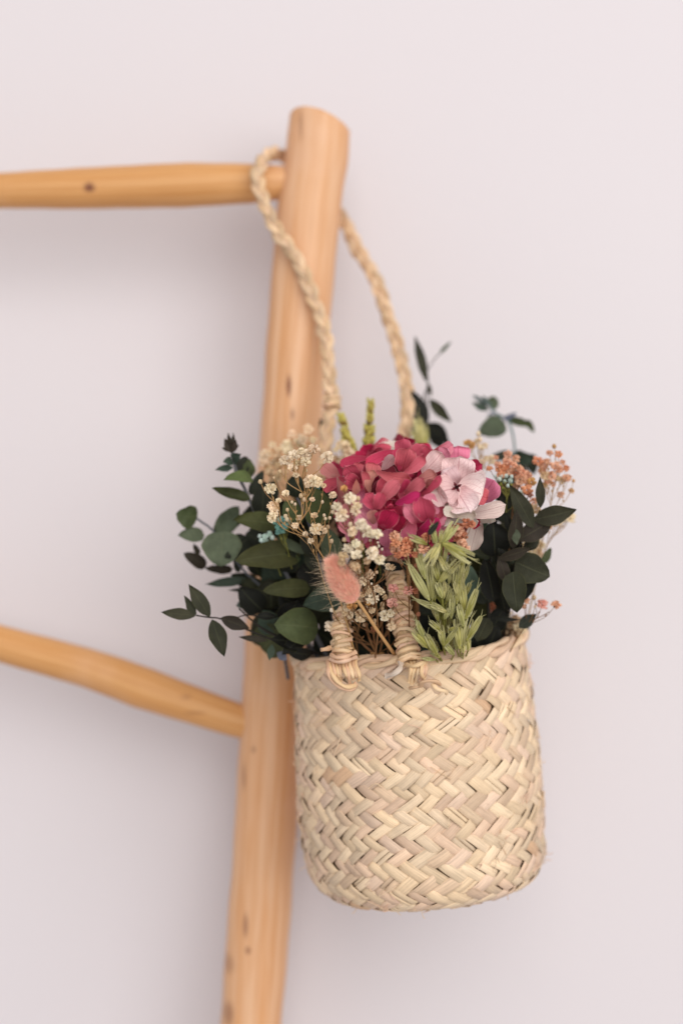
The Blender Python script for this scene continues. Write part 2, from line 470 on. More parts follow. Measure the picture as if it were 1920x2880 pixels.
# ------------------------------------------------------------------ basket
STRAW = [tuple(min(x * y, .92) for x, y in zip(lin(c), (1.06, 1.04, 1.04))) for c in ((234, 204, 170), (240, 214, 180), (230, 194, 166), (230, 202, 164), (228, 196, 174), (240, 214, 178), (212, 180, 150), (236, 206, 166), (220, 196, 166), (222, 186, 160))]
B_TOP = P(1152, 1832, 0); B_BOT = P(1203, 2498, 0)
B_AX = unit(B_TOP - B_BOT); B_H = float(np.linalg.norm(B_TOP - B_BOT))
B_RT = unit(np.cross(np.array([0, 1.0, 0]), B_AX)); B_RT = B_RT if B_RT[0] > 0 else -B_RT
B_FW = np.array([0, -1.0, 0])
RC = 0.022
def b_radius(h):     # h: 0 bottom .. 1 top
    return float(np.interp(h, [0, .15, .35, .6, .85, 1.0], [.0745, .0765, .0778, .0768, .0752, .0742]))
def b_point(phi, v, out=0.0):
    """v = metres of arc from the rim down; phi 0 faces the camera, + to the right"""
    straight = B_H - RC
    lift = 0.0045 * math.exp(-((phi - 1.35) / 0.5) ** 2)
    if v <= straight:
        h = 1 - v / B_H; r = b_radius(h); z = B_H - v; nr, nz = 1.0, 0.0
    else:
        a = (v - straight) / RC
        r0 = b_radius(RC / B_H)
        if a <= math.pi / 2:
            r = r0 - RC + RC * math.cos(a); z = RC - RC * math.sin(a); nr, nz = math.cos(a), -math.sin(a)
        else:
            r = r0 - RC - (v - straight - RC * math.pi / 2); z = 0.0; nr, nz = 0.0, -1.0
    wob = 1 + 0.010 * math.sin(3 * phi + 0.6 + 9 * v) + 0.007 * math.sin(5 * phi + 31 * v) + 0.006 * math.sin(2 * phi - 44 * v + 2)
    r = max(r, 0.001) * wob
    z += lift * max(0, 1 - v / 0.06)
    rd = B_RT * math.sin(phi) + B_FW * math.cos(phi) * 0.90
    n = unit(rd) * nr + B_AX * nz
    return B_BOT + B_AX * z + rd * r + n * out, n

def basket():
    t = thing("straw_basket", B_BOT, "small round woven straw basket hanging from the ladder by its braided handle", "basket")
    rng = random.Random(11)
    N = 45
    du = 2 * math.pi / N                       # angle between neighbouring strips
    hB = 0.0081 / 2
    rows = int((B_H - RC + RC * 1.57 + 0.018) / (2 * hB))
    cells = []
    for m in range(0, rows + 1):
        vc = 0.0045 + m * 2 * hB
        sgn = 1 if m % 2 == 0 else -1
        for k in range(N):
            ph = (k + 0.25 * sgn) * du - math.pi + 0.35 * vc / 0.15
            cells.append((m, sgn, ph, vc))
    def warp(ph, v):
        # the bands wander a little, as hand plaiting does
        return (ph + .035 * math.sin(2.3 * ph + 41 * v) + .02 * math.sin(6 * ph - 60 * v + 1),
                v + .0022 * math.sin(1.7 * ph + .6) * min(1, v / .02) + .0014 * math.sin(4.1 * ph + 50 * v) * min(1, v / .02))
    def cell(m, sgn, ph, vc):
        # cell axes: e1 along the strip, e2 across, in (phi, v) space; v runs down
        e1 = np.array([du / 2, -sgn * hB]); e2 = np.array([-du / 2, -sgn * hB])
        if sgn < 0: e2 = -e2
        wj = rng.uniform(0.95, 1.13); ja = rng.uniform(-.06, .06); lj = rng.uniform(0.90, 1.02)
        off = np.array([rng.uniform(-.07, .07) * du, rng.uniform(-.06, .06) * 2 * hB])
        h0 = rng.uniform(0.0006, 0.0015); tw = rng.uniform(-.5, .5); tail = 1.34
        al = (-1.0, -.80, -.62, 0, .62, .80, 1.0)
        base = (np.array(rng.choice(STRAW)) * .6 + np.array(lin((238, 212, 178))) * .4) * rng.uniform(0.80, 1.08)
        if rng.random() < 0.012: base = np.array(lin((216, 178, 142)))
        if rng.random() < 0.15:      # a leaf that has split along its length
            c = rng.uniform(-.22, .22); parts = [(-.5, c - .02, rng.uniform(-.0003, .0004)), (c + .02, .5, rng.uniform(-.0003, .0003))]
        else: parts = [(-.5, .5, 0)]
        V, U, K, F = [], [], [], []
        for lo, hi, dh in parts:
            col = base * rng.uniform(.88, 1.06) if len(parts) > 1 else base
            bs = (lo, lo + .04, (lo + hi) / 2, hi - .04, hi); b0 = len(V)
            for i in range(7):
                a = al[i] * tail
                for j in range(5):
                    b2 = bs[j] * wj
                    q = warp(*(np.array([ph, vc]) + off + a * lj * e1 + (b2 + ja * a) * e2))
                    ht = h0 + dh - 0.0034 * max(0, abs(a) - .80) ** 1.3 - (0.0005 if j in (0, 4) else 0) + tw * b2 * 0.0030
                    p, _ = b_point(q[0], max(q[1], -0.001), ht)
                    V.append(p); U.append((b2 / wj + .5, (al[i] + 1) * 0.008)); K.append(col)
            F += [tuple(x + b0 for x in f) for f in grid_faces(7, 5)]
        return V, U, K, F
    camp = np.array([0, -D, 0])
    scored = []
    for c in cells:
        p, n = b_point(c[2], c[3]); vis = n.dot(unit(camp - p))
        scored.append((vis, c))
    scored.sort(key=lambda x: -x[0])
    rest = MB()
    for i, (vis, c) in enumerate(scored):
        V, U, K, F = cell(*c)
        if i < 300:
            mb = MB(); mb.add(V, F, U, K); mb.build("straw_strip", M_STRAW, t)
        else:
            rest.add(V, F, U, K)
    rest.build("straw_weave", M_STRAW, t, kind="stuff")
    # the inner face of the weave, down to a closed base; straw colour darkened for shade
    mb = MB(); V, U, K = [], [], []
    vs = np.linspace(0.001, B_H - RC + RC * 1.57 + 0.044, 40)
    for v in vs:
        for j in range(65):
            p, _ = b_point(2 * math.pi * j / 64 - math.pi, v, -0.0065 if v > 0.012 else -0.0018 - .0047 * v / .012)
            V.append(p); U.append((j / 2.0, v)); K.append(lin((150, 122, 88)))
    mb.add(V, grid_faces(len(vs), 65), U, K)
    mb.build("shaded_inner_weave", M_STRAW, t)
    # twisted rim cord of two strands
    for s in range(3):
        pts = []
        for i in range(420):
            ph = 2 * math.pi * i / 420 - math.pi
            p, n = b_point(ph, 0.0, 0)
            th = ph * 10.0 + s * 2 * math.pi / 3 + 0.8 * math.sin(ph * 4.3 + s) + .4 * math.sin(ph * 11)
            pts.append(p + n * math.cos(th) * 0.0023 + B_AX * (math.sin(th) * 0.0023 + 0.0008))
        pts.append(pts[0])
        k = len(pts)
        cols = np.array([np.array(STRAW[(s * 3) % len(STRAW)]) * (0.94 + 0.1 * math.sin(i * .09 + s)) for i in range(k)])
        rad = [0.0024 * (1 + 0.30 * math.sin(i * 0.21 + s * 2)) for i in range(k)]
        mb = MB(); tube(mb, pts, rad, cols, n=8, caps=False, lump=0.08, rng=rng)
        mb.build("rim_cord", M_STRAW, t)
    # braided handle: up through the flowers, over the rung, behind the post and down again
    left = [(962, 1850, -66), (958, 1760, -62), (950, 1650, -44), (930, 1500, -14), (920, 1350, 6), (916, 1250, 20), (925, 1180, 28), (934, 1130, 34), (926, 1060, 40), (919, 980, 44),
            (905, 900, 47), (880, 840, 48), (858, 780, 48), (828, 718, 48), (788, 665, 48), (757, 608, 49), (736, 555, 51), (723, 500, 52), (736, 452, 56), (768, 428, 75), (812, 450, 100)]
    right = [(880, 520, 112), (930, 575, 107), (972, 630, 97), (1004, 700, 89), (1042, 760, 83), (1068, 820, 77), (1090, 890, 72), (1110, 950, 67), (1126, 1010, 62), (1141, 1080, 56),
             (1146, 1150, 49), (1135, 1230, 40), (1122, 1350, 22), (1112, 1480, -6), (1108, 1580, -30), (1120, 1660, -46), (1136, 1750, -58), (1150, 1845, -66)]
    path = smooth_path([P(*p) for p in left + right], 0.0012)
    seg = np.concatenate([[0], np.cumsum(np.linalg.norm(np.diff(path, axis=0), axis=1))])
    tan = np.gradient(path, axis=0)
    core = MB(); tube(core, path[::3], 0.0022, STRAW[6], n=8)
    h_obj = core.build("handle", M_STRAW, t)
    for s in range(3):
        pts, cols, rad = [], [], []
        for i in range(len(path)):
            tg = unit(tan[i]); view = unit(camp - path[i])
            sd = unit(np.cross(tg, view)); nn = np.cross(sd, tg)
            th = 2 * math.pi * (seg[i] / 0.036 + s / 3.0)
            wv = 1 + 0.14 * math.sin(seg[i] * 160 + s)
            pts.append(path[i] + sd * math.sin(th) * 0.0031 * wv + nn * math.sin(2 * th) * 0.0017)
            cols.append(np.array(STRAW[(s * 2 + 1) % 10]) * (0.93 + 0.12 * math.sin(seg[i] * 71 + s * 2)) * np.array((0.90, 0.84, 0.78)))
            rad.append(0.0020 * (1 + 0.22 * math.sin(seg[i] * 230 + 2 * s) * math.sin(seg[i] * 57 + s)))
        mb = MB()
        # each strand is a few leaf blades twisted together
        for f in range(3):
            fp = []
            for i in range(len(pts)):
                a = seg[i] * 210 + f * 2.1 + s
                tg = unit(tan[i]); sd = unit(np.cross(tg, np.array([0.1, -1, 0]))); nn = np.cross(sd, tg)
                fp.append(pts[i] + (sd * math.cos(a) + nn * math.sin(a)) * 0.00095)
            tube(mb, fp[f % 2::2], (np.array(rad) * 0.68)[f % 2::2], (np.array(cols) * (0.94 + 0.06 * f))[f % 2::2], n=6, lump=0.12, rng=rng)
        mb.build("strand", M_STRAW, h_obj)
    # straw wound round the two lower ends of the handle
    def winding(pts, r0, r1, turns, name):
        p = smooth_path([P(*q) for q in pts], 0.0004); k = len(p)
        tg = np.gradient(p, axis=0); hp, cols, rr = [], [], []
        for i in range(k):
            a = i / (k - 1); tq = unit(tg[i]); sd = unit(np.cross(tq, np.array([0, -1.0, 0]))); nn = np.cross(sd, tq)
            th = 2 * math.pi * turns * (a + 0.012 * math.sin(a * 40))
            r = (r0 + (r1 - r0) * a) * (1 + 0.05 * math.sin(a * 51) + 0.04 * math.sin(a * 23 + th))
            hp.append(p[i] + (sd * math.cos(th) + nn * math.sin(th)) * r + tq * 0.0019 * math.sin(th + .5 + .8 * math.sin(a * 19)))
            cols.append(np.array((1, .96, .88)) * np.array(STRAW[int(a * turns + .37 * math.floor(th / 6.28)) % 10]) * (1 - 0.05 * math.sin(th * 1.7)))
            rr.append(0.00115 * (1 + 0.32 * math.sin(a * 77 + 1) + 0.15 * math.sin(a * 141)))
        mb = MB(); tube(mb, hp, rr, np.array(cols), n=7, lump=0.12, rng=rng)
        tube(mb, p[::10], np.linspace(r0, r1, len(p[::10])) * .93, lin((190, 160, 122)), n=8)
        mb.build(name, M_STRAW, t)
    winding([(966, 1880, -72), (962, 1830, -72), (960, 1770, -70), (966, 1715, -66)], 0.0066, 0.0052, 17, "winding")
    winding([(1150, 1862, -74), (1142, 1800, -70), (1128, 1720, -62), (1115, 1650, -54), (1104, 1590, -44)], 0.0068, 0.0048, 25, "winding")
    # loops and loose ends stitched over the rim
    def strap(pts, r=0.0017, flat=0.6, c=None):
        q = smooth_path([P(*p) for p in pts], 0.0012)
        mb = MB(); tube(mb, q, r * (1 + .2 * np.sin(np.arange(len(q)) * .7)), c or tuple(x * y for x, y in zip(rng.choice(STRAW), (.93, .89, .80))), n=7, flat=flat, rng=rng)
        mb.build("stitch", M_STRAW, t)
    for dx in (0, 9, 17, 27, 36, 46, 56, 64):
        y1 = 1918 + rng.randint(-14, 12); e = rng.randint(-5, 5)
        strap([(934 + dx, 1848, -72), (937 + dx, 1872, -80), (944 + dx * .96 + e, 1900, -83), (950 + dx * .86 + e, y1, -78)], rng.uniform(.0010, .0014), .7)
    strap([(922, 1858, -72), (923, 1884, -82), (934, 1914, -84), (960, 1932, -84), (986, 1940, -82), (1002, 1922, -78)], 0.0015)
    strap([(926, 1866, -76), (932, 1892, -84), (950, 1918, -86), (974, 1932, -85), (1000, 1928, -80)], 0.0013)
    strap([(930, 1842, -76), (948, 1850, -84), (975, 1846, -84), (1000, 1834, -76)], 0.0013)
    strap([(928, 1854, -76), (950, 1862, -84), (980, 1856, -84), (1002, 1848, -76)], 0.0012)
    for dx in (0, 9, 20, 31, 40):
        e = rng.randint(-4, 4)
        strap([(1146 + dx, 1850, -70), (1156 + dx, 1868, -80), (1156 + dx + e, 1892, -83), (1152 + dx * .9 + e, 1920 + rng.randint(-12, 8), -79)], rng.uniform(.0010, .0014), .7)
    strap([(1138, 1868, -76), (1160, 1874, -84), (1184, 1866, -84), (1198, 1856, -78)], 0.0013)
    winding([(934, 1116, 33), (935, 1134, 32), (933, 1152, 30)], 0.0050, 0.0054, 3, "knot")
    strap([(1200, 1862, -76), (1188, 1870, -83), (1186, 1890, -83), (1194, 1908, -80)], 0.0018)
    strap([(1182, 1932, -80), (1186, 1920, -84), (1206, 1916, -85), (1228, 1918, -84), (1238, 1928, -80)], 0.0014)
    strap([(1215, 1922, -82), (1228, 1938, -84), (1250, 1944, -84), (1256, 1950, -80)], 0.0013)
    strap([(1150, 1936, -80), (1164, 1934, -85), (1178, 1932, -86)], 0.0010)
    strap([(930, 1822, -76), (915, 1826, -82), (902, 1828, -84)], 0.0014)
    strap([(1127, 1855, -74), (1124, 1880, -84), (1105, 1896, -85), (1085, 1902, -80)], 0.0018, 0.5, lin((214, 196, 178)))
    # frayed fibres along the outline
    mb = MB()
    for i in range(26):          # longer hairs at the outline, rooted in the weave
        ph = rng.choice([rng.uniform(1.35, 1.75), rng.uniform(-1.75, -1.35), rng.uniform(-1, 1)]); v = rng.uniform(0.01, 0.15) if abs(ph) > 1.2 else B_H - RC + RC * rng.uniform(.9, 1.5)
        p0, n = b_point(ph, v, 0.0002); d1 = np.array([rng.uniform(-.6, .6), 0, rng.uniform(-.7, .5)])
        p1 = p0 + n * .002 + d1 * .003; p2 = p1 + n * rng.uniform(-.001, .002) + d1 * .004 + np.array([0, 0, rng.uniform(-.003, .003)])
        tube(mb, smooth_path([p0, p1, p2], .001), .00022, rng.choice(STRAW), n=4)
    for i in range(46):
        ph = rng.uniform(-1.5, 1.5); v = rng.uniform(0.01, 0.15)
        p0, n = b_point(ph, v, 0.0008); p1, _ = b_point(ph + rng.uniform(-.09, .09), v + rng.uniform(-.006, .006), rng.uniform(.0014, .0034)); 
        p2, _ = b_point(ph + rng.uniform(-.14, .14), v + rng.uniform(-.009, .009), rng.uniform(.0006, .0045))
        tube(mb, smooth_path([p0, p1, p2], 0.001), rng.uniform(.00015, .00032), rng.choice(STRAW), n=4)
    mb.build("frayed_fibres", M_STRAW, t, kind="stuff")
basket()

# ------------------------------------------------------------------ foliage
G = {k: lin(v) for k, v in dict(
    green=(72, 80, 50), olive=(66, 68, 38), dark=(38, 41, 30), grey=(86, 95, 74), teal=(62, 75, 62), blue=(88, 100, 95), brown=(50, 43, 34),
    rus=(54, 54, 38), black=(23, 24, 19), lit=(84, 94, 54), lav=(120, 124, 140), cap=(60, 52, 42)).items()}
STEMC = {k: lin(v) for k, v in dict(grey=(96, 96, 100), dark=(40, 36, 30), tan=(168, 132, 86), teal=(88, 116, 112), straw=(206, 160, 106), brown=(120, 84, 52), green=(138, 136, 66)).items()}

def sprig(name, label, cat, stems, leaves, shape, group=None, stemcol='grey', rng=None):
    """leaves: (bx,by,tx,ty,w,colour[,Yb,Yt,roll,bend,cup,shape])"""
    rng = rng or random.Random(len(leaves) * 31 + len(stems))
    t = thing(name, P(*stems[0][0][:3]), label, cat, group)
    mb = MB()
    for st in stems:
        pts = [P(*p[:3]) for p in st]; q = smooth_path(pts, 0.003)
        w = np.interp(np.linspace(0, 1, len(q)), np.linspace(0, 1, len(st)), [p[3] for p in st]) * S / 2
        tube(mb, q, w, vary(STEMC[stemcol], .1, rng), n=8, lump=0.05, rng=rng)
    mb.build("stem", M_STEM, t)
    for lf in leaves:
        bx, by, tx, ty, w, col = lf[:6]
        d = list(lf[6:]) + [None] * 6
        Yb = d[0] if d[0] is not None else -30; Yt = d[1] if d[1] is not None else Yb - 6
        roll = d[2] if d[2] is not None else rng.uniform(-22, 22)
        bend = d[3] if d[3] is not None else rng.uniform(-.08, .14)
        cup = d[4] if d[4] is not None else rng.uniform(-.12, .2)
        sh = d[5] or shape
        k = S * (1 + Yb / 1000)
        c = vary(G[col], .14, rng)
        mb = MB()
        blade(mb, P(bx, by, Yb), P(tx, ty, Yt), w * k / max(0.35, math.cos(R(roll))), tuple(x * .92 for x in c), c, sh, roll, bend, cup, 0.06, nl=12, nw=6, rng=rng)
        mb.build("leaf", M_LEAF, t)
    return t

EG = "eucalyptus sprigs in the basket"; RG = "pointed leaf sprigs in the basket"
sprig("eucalyptus_sprig", "upright eucalyptus sprig with round leaves and a dark pointed bud, in front of the post", "eucalyptus",
    [[(930, 1870, -20, 14), (870, 1750, -24, 13), (812, 1628, -28, 12), (790, 1585, -28, 11), (772, 1540, -28, 11), (755, 1500, -28, 10), (722, 1450, -28, 9), (707, 1420, -28, 9), (688, 1375, -28, 9), (664, 1325, -28, 9), (652, 1270, -28, 8)]],
    [(650, 1272, 641, 1216, 16, 'cap', -30, -30, 0, .05, .3, 'lance'), (651, 1272, 655, 1217, 15, 'cap', -33, -33, 20, .05, .3, 'lance'), (648, 1268, 622, 1259, 12, 'cap', -30, -34, 10, 0, .2, 'lance'),
     (653, 1266, 672, 1250, 11, 'cap', -30, -34, 10, 0, .2, 'lance'), (650, 1274, 632, 1232, 20, 'cap', -36, -36, -10, .1, .3, 'lance'), (652, 1274, 662, 1236, 20, 'cap', -34, -34, 10, .1, .3, 'lance'),
     (654, 1298, 626, 1301, 26, 'teal', -32, -40, 20), (655, 1298, 678, 1276, 32, 'teal', -32, -38, -20, .1),
     (656, 1314, 604, 1322, 22, 'teal', -28, -34, 15, .05, .1, 'lance'), (670, 1338, 693, 1284, 44, 'dark', -26, -22, -10, .1), (694, 1348, 696, 1288, 38, 'green', -22, -26, 35, .12),
     (710, 1348, 628, 1350, 36, 'lit', -30, -44, 30, .16, .1), (705, 1402, 595, 1374, 34, 'olive', -30, -40, 25, -.06, .3, 'egg'), (702, 1392, 741, 1322, 32, 'dark', -26, -20, 10),
     (738, 1452, 745, 1352, 66, 'dark', -28, -34, -10, .1), (725, 1455, 712, 1405, 40, 'dark', -20, -20), (780, 1476, 655, 1462, 58, 'olive', -34, -46, 18, .08, .12),
     (690, 1500, 764, 1545, 60, 'dark', -16, -16), (845, 1555, 660, 1578, 84, 'olive', -36, -50, 12, .08, .12), (770, 1570, 846, 1572, 50, 'green', -34, -40, 10),
     (780, 1510, 882, 1560, 30, 'grey', -40, -46, 25, .05, .1, 'lance'), (850, 1500, 800, 1560, 60, 'dark', -20, -24),
     (872, 1654, 738, 1662, 56, 'olive', -38, -50, 10, .08, .1), (985, 1668, 850, 1703, 84, 'teal', -52, -60, 8, .06, .08), (895, 1768, 770, 1756, 104, 'green', -46, -60, 8, .1, .1, 'round')], 'egg', EG)
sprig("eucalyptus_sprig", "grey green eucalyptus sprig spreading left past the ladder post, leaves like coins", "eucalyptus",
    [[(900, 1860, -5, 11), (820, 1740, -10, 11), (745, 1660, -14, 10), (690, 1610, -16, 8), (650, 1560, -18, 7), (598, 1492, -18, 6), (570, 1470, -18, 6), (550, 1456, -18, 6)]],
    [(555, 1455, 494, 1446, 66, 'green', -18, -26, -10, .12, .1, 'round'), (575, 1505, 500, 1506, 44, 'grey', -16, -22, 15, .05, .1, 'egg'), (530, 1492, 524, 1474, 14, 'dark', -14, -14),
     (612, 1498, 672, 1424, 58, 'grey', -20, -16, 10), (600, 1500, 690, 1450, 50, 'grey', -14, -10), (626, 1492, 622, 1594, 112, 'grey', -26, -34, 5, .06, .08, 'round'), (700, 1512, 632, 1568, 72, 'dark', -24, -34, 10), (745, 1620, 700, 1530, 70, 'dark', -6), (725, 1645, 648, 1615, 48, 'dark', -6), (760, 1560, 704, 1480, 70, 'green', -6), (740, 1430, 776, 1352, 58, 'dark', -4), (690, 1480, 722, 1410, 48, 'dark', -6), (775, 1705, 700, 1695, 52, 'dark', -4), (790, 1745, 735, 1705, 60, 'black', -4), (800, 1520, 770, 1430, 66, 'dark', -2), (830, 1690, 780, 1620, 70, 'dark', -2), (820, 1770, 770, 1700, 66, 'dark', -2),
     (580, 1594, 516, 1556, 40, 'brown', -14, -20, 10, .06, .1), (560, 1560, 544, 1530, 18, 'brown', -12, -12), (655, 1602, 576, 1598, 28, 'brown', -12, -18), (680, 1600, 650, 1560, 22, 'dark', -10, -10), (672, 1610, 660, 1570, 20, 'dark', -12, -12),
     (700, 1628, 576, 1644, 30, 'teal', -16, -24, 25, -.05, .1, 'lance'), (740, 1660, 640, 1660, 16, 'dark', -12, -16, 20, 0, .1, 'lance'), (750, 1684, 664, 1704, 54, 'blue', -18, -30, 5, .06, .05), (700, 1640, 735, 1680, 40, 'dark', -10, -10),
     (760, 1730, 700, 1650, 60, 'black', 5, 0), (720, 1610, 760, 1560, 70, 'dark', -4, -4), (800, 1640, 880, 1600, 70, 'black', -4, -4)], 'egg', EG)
sprig("leafy_sprig", "dark pointed leaf sprig reaching out low and left across the wall", "leaf sprig",
    [[(900, 1840, -30, 7), (820, 1815, -44, 6), (757, 1796, -50, 6), (697, 1772, -54, 6), (640, 1748, -56, 5), (610, 1738, -56, 5), (588, 1737, -57, 4), (552, 1731, -58, 4)],
     [(850, 1815, -36, 8), (770, 1785, -42, 8), (735, 1766, -44, 7), (700, 1738, -46, 5), (672, 1712, -48, 4)], [(655, 1742, -54, 3), (672, 1735, -52, 3), (695, 1730, -50, 4), (725, 1733, -48, 4)]],
    [(551, 1732, 452, 1722, 36, 'rus', -58, -60, 6, .02, .06), (552, 1731, 517, 1675, 22, 'rus', -58, -56, 15, .02, .08), (534, 1724, 522, 1699, 8, 'rus', -56, -56), (591, 1736, 530, 1643, 46, 'rus', -58, -60, 4, .03, .06),
     (596, 1742, 631, 1848, 54, 'rus', -60, -66, -8, .03, .10), (620, 1738, 702, 1768, 42, 'brown', -60, -58, 6, .03, .06), (720, 1733, 780, 1737, 26, 'black', -46, -44), (752, 1802, 670, 1792, 21, 'brown', -50, -54, 10, .03, .08),
     (765, 1812, 757, 1858, 24, 'teal', -46, -50, 10), (778, 1836, 808, 1856, 26, 'lav', -40, -46, 10), (860, 1812, 760, 1798, 62, 'black', -42, -50), (850, 1790, 792, 1842, 46, 'black', -44, -50), (880, 1840, 800, 1828, 40, 'black', -40, -48),
     (772, 1770, 792, 1735, 24, 'black', -42, -42)], 'lance', RG, 'dark')
sprig("eucalyptus_sprig", "eucalyptus sprig at upper right with a curled tip standing clear against the wall", "eucalyptus",
    [[(1400, 1700, 10, 14), (1430, 1480, 25, 14), (1444, 1330, 38, 14), (1447, 1270, 42, 14), (1440, 1215, 45, 15), (1426, 1180, 46, 13), (1400, 1166, 47, 6), (1382, 1150, 47, 7), (1374, 1136, 47, 6)]],
    [(1420, 1188, 1343, 1222, 66, 'grey', 44, 36, 10, .08, .08), (1428, 1176, 1500, 1196, 26, 'green', 46, 46, 20, .03, .1), (1480, 1180, 1502, 1216, 20, 'green', 46, 46, 20, .05), (1414, 1180, 1452, 1160, 16, 'lav', 42, 40, 20),
     (1382, 1150, 1397, 1118, 28, 'grey', 47, 47, 20), (1376, 1152, 1326, 1132, 22, 'teal', 46, 44, 20, -.18, .2, 'lance'), (1372, 1140, 1328, 1112, 16, 'blue', 48, 48, 30), (1380, 1146, 1355, 1112, 14, 'blue', 46, 46, 30), (1396, 1160, 1366, 1170, 8, 'lav', 46, 46), (1372, 1128, 1392, 1114, 14, 'green', 46, 46),
     (1444, 1276, 1372, 1290, 30, 'dark', 38, 34, 15), (1448, 1282, 1503, 1290, 46, 'teal', 38, 30, 15, .12), (1490, 1275, 1500, 1335, 40, 'dark', 40, 44), (1450, 1310, 1470, 1350, 50, 'black', 42, 42), (1440, 1330, 1400, 1380, 60, 'dark', 36, 36)], 'egg', EG, 'teal')
sprig("leafy_sprig", "dark pointed leaf sprig standing up beside the right rope of the handle", "leaf sprig",
    [[(1230, 1420, 30, 7), (1212, 1290, 44, 7), (1196, 1180, 52, 6), (1200, 1120, 55, 5), (1203, 1080, 56, 5), (1200, 1030, 57, 4), (1198, 1020, 57, 3)], [(1202, 1040, 56, 3), (1218, 1014, 57, 3), (1236, 994, 58, 3)], [(1196, 1160, 52, 4), (1190, 1120, 53, 4), (1202, 1090, 55, 4)]],
    [(1199, 1076, 1165, 943, 30, 'rus', 56, 58, 8, .06, .1), (1234, 996, 1269, 959, 12, 'grey', 58, 58, 10), (1201, 1075, 1212, 1116, 13, 'rus', 55, 52, 20), (1206, 1122, 1270, 1188, 34, 'rus', 52, 48, 10, .05, .1),
     (1203, 1190, 1156, 1096, 42, 'black', 50, 50, 10, .05), (1198, 1190, 1264, 1248, 56, 'black', 48, 44, 10, .05), (1190, 1250, 1170, 1150, 44, 'black', 54, 54), (1240, 1260, 1210, 1200, 50, 'black', 50, 50)], 'lance', RG, 'dark')
sprig("leafy_sprig", "dark broad pointed leaves at right, beside the cream petals of the hydrangea", "leaf sprig",
    [[(1400, 1850, -20, 8), (1440, 1680, -40, 8), (1470, 1550, -50, 7), (1498, 1480, -54, 6), (1518, 1435, -56, 5)], [(1440, 1700, -36, 6), (1445, 1600, -44, 6), (1462, 1530, -50, 5)]],
    [(1500, 1486, 1431, 1361, 54, 'rus', -58, -62, 8, .04, .08), (1519, 1430, 1517, 1341, 30, 'rus', -56, -58, 10, .04, .1), (1498, 1462, 1621, 1432, 60, 'rus', -58, -62, 10, .06, .08), (1455, 1520, 1560, 1458, 62, 'brown', -56, -56, 6, .05, .06),
     (1480, 1550, 1515, 1500, 40, 'rus', -50, -50), (1442, 1545, 1452, 1432, 46, 'brown', -60, -66, 20, .06, .1), (1448, 1486, 1452, 1532, 28, 'grey', -64, -66, 20), (1436, 1500, 1420, 1440, 26, 'black', -58, -58), 
     (1400, 1572, 1496, 1538, 34, 'brown', -62, -66, 25, .05, .1), (1448, 1580, 1546, 1622, 92, 'rus', -58, -60, 5, .06, .05, 'egg'), (1442, 1608, 1454, 1724, 72, 'rus', -64, -70, 5, .05, .06, 'egg'), (1484, 1600, 1470, 1690, 62, 'black', -52, -54, 5, .05, .06, 'egg'),
     (1380, 1735, 1462, 1742, 14, 'black', -52, -52), (1458, 1766, 1508, 1727, 38, 'dark', -48, -46, 10), (1420, 1600, 1400, 1540, 50, 'black', -54, -56), (1425, 1640, 1400, 1560, 40, 'brown', -56, -60)], 'lance', RG, 'dark')
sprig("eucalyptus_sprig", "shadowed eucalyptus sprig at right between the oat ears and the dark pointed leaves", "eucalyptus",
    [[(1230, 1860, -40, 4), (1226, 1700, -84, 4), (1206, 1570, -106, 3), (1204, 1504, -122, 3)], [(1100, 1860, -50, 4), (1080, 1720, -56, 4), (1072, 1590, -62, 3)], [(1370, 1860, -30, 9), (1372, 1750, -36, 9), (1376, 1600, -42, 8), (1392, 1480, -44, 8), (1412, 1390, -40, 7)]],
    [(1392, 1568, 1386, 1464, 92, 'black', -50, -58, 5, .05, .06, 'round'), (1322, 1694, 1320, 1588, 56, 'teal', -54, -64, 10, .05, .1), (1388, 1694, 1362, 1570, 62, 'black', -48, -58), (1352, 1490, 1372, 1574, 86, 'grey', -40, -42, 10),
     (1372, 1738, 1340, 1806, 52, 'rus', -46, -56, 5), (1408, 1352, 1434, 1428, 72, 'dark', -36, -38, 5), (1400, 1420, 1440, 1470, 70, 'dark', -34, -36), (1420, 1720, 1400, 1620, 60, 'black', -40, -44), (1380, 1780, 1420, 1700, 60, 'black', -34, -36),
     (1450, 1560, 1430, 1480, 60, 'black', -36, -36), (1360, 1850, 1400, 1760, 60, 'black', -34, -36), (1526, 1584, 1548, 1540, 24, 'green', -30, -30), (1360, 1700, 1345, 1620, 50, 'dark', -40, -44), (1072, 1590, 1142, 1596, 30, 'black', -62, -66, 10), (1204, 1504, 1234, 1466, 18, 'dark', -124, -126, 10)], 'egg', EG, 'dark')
# deep foliage that fills the middle of the bouquet
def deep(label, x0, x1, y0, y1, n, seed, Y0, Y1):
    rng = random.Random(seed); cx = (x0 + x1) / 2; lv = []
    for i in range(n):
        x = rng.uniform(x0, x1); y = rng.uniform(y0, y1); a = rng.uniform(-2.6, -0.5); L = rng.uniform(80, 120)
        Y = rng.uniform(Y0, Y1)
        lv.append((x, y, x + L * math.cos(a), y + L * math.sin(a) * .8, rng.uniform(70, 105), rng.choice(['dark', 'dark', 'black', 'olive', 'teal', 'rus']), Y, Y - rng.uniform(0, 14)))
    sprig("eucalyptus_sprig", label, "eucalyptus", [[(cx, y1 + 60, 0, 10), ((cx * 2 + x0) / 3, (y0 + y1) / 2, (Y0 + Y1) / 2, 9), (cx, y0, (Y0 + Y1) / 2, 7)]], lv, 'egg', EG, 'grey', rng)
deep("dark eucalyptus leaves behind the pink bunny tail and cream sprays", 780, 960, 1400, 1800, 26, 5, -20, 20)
deep("dark eucalyptus leaves deep behind the handle and the little cream blossoms above the rim", 940, 1210, 1500, 1920, 62, 6, -8, 40)
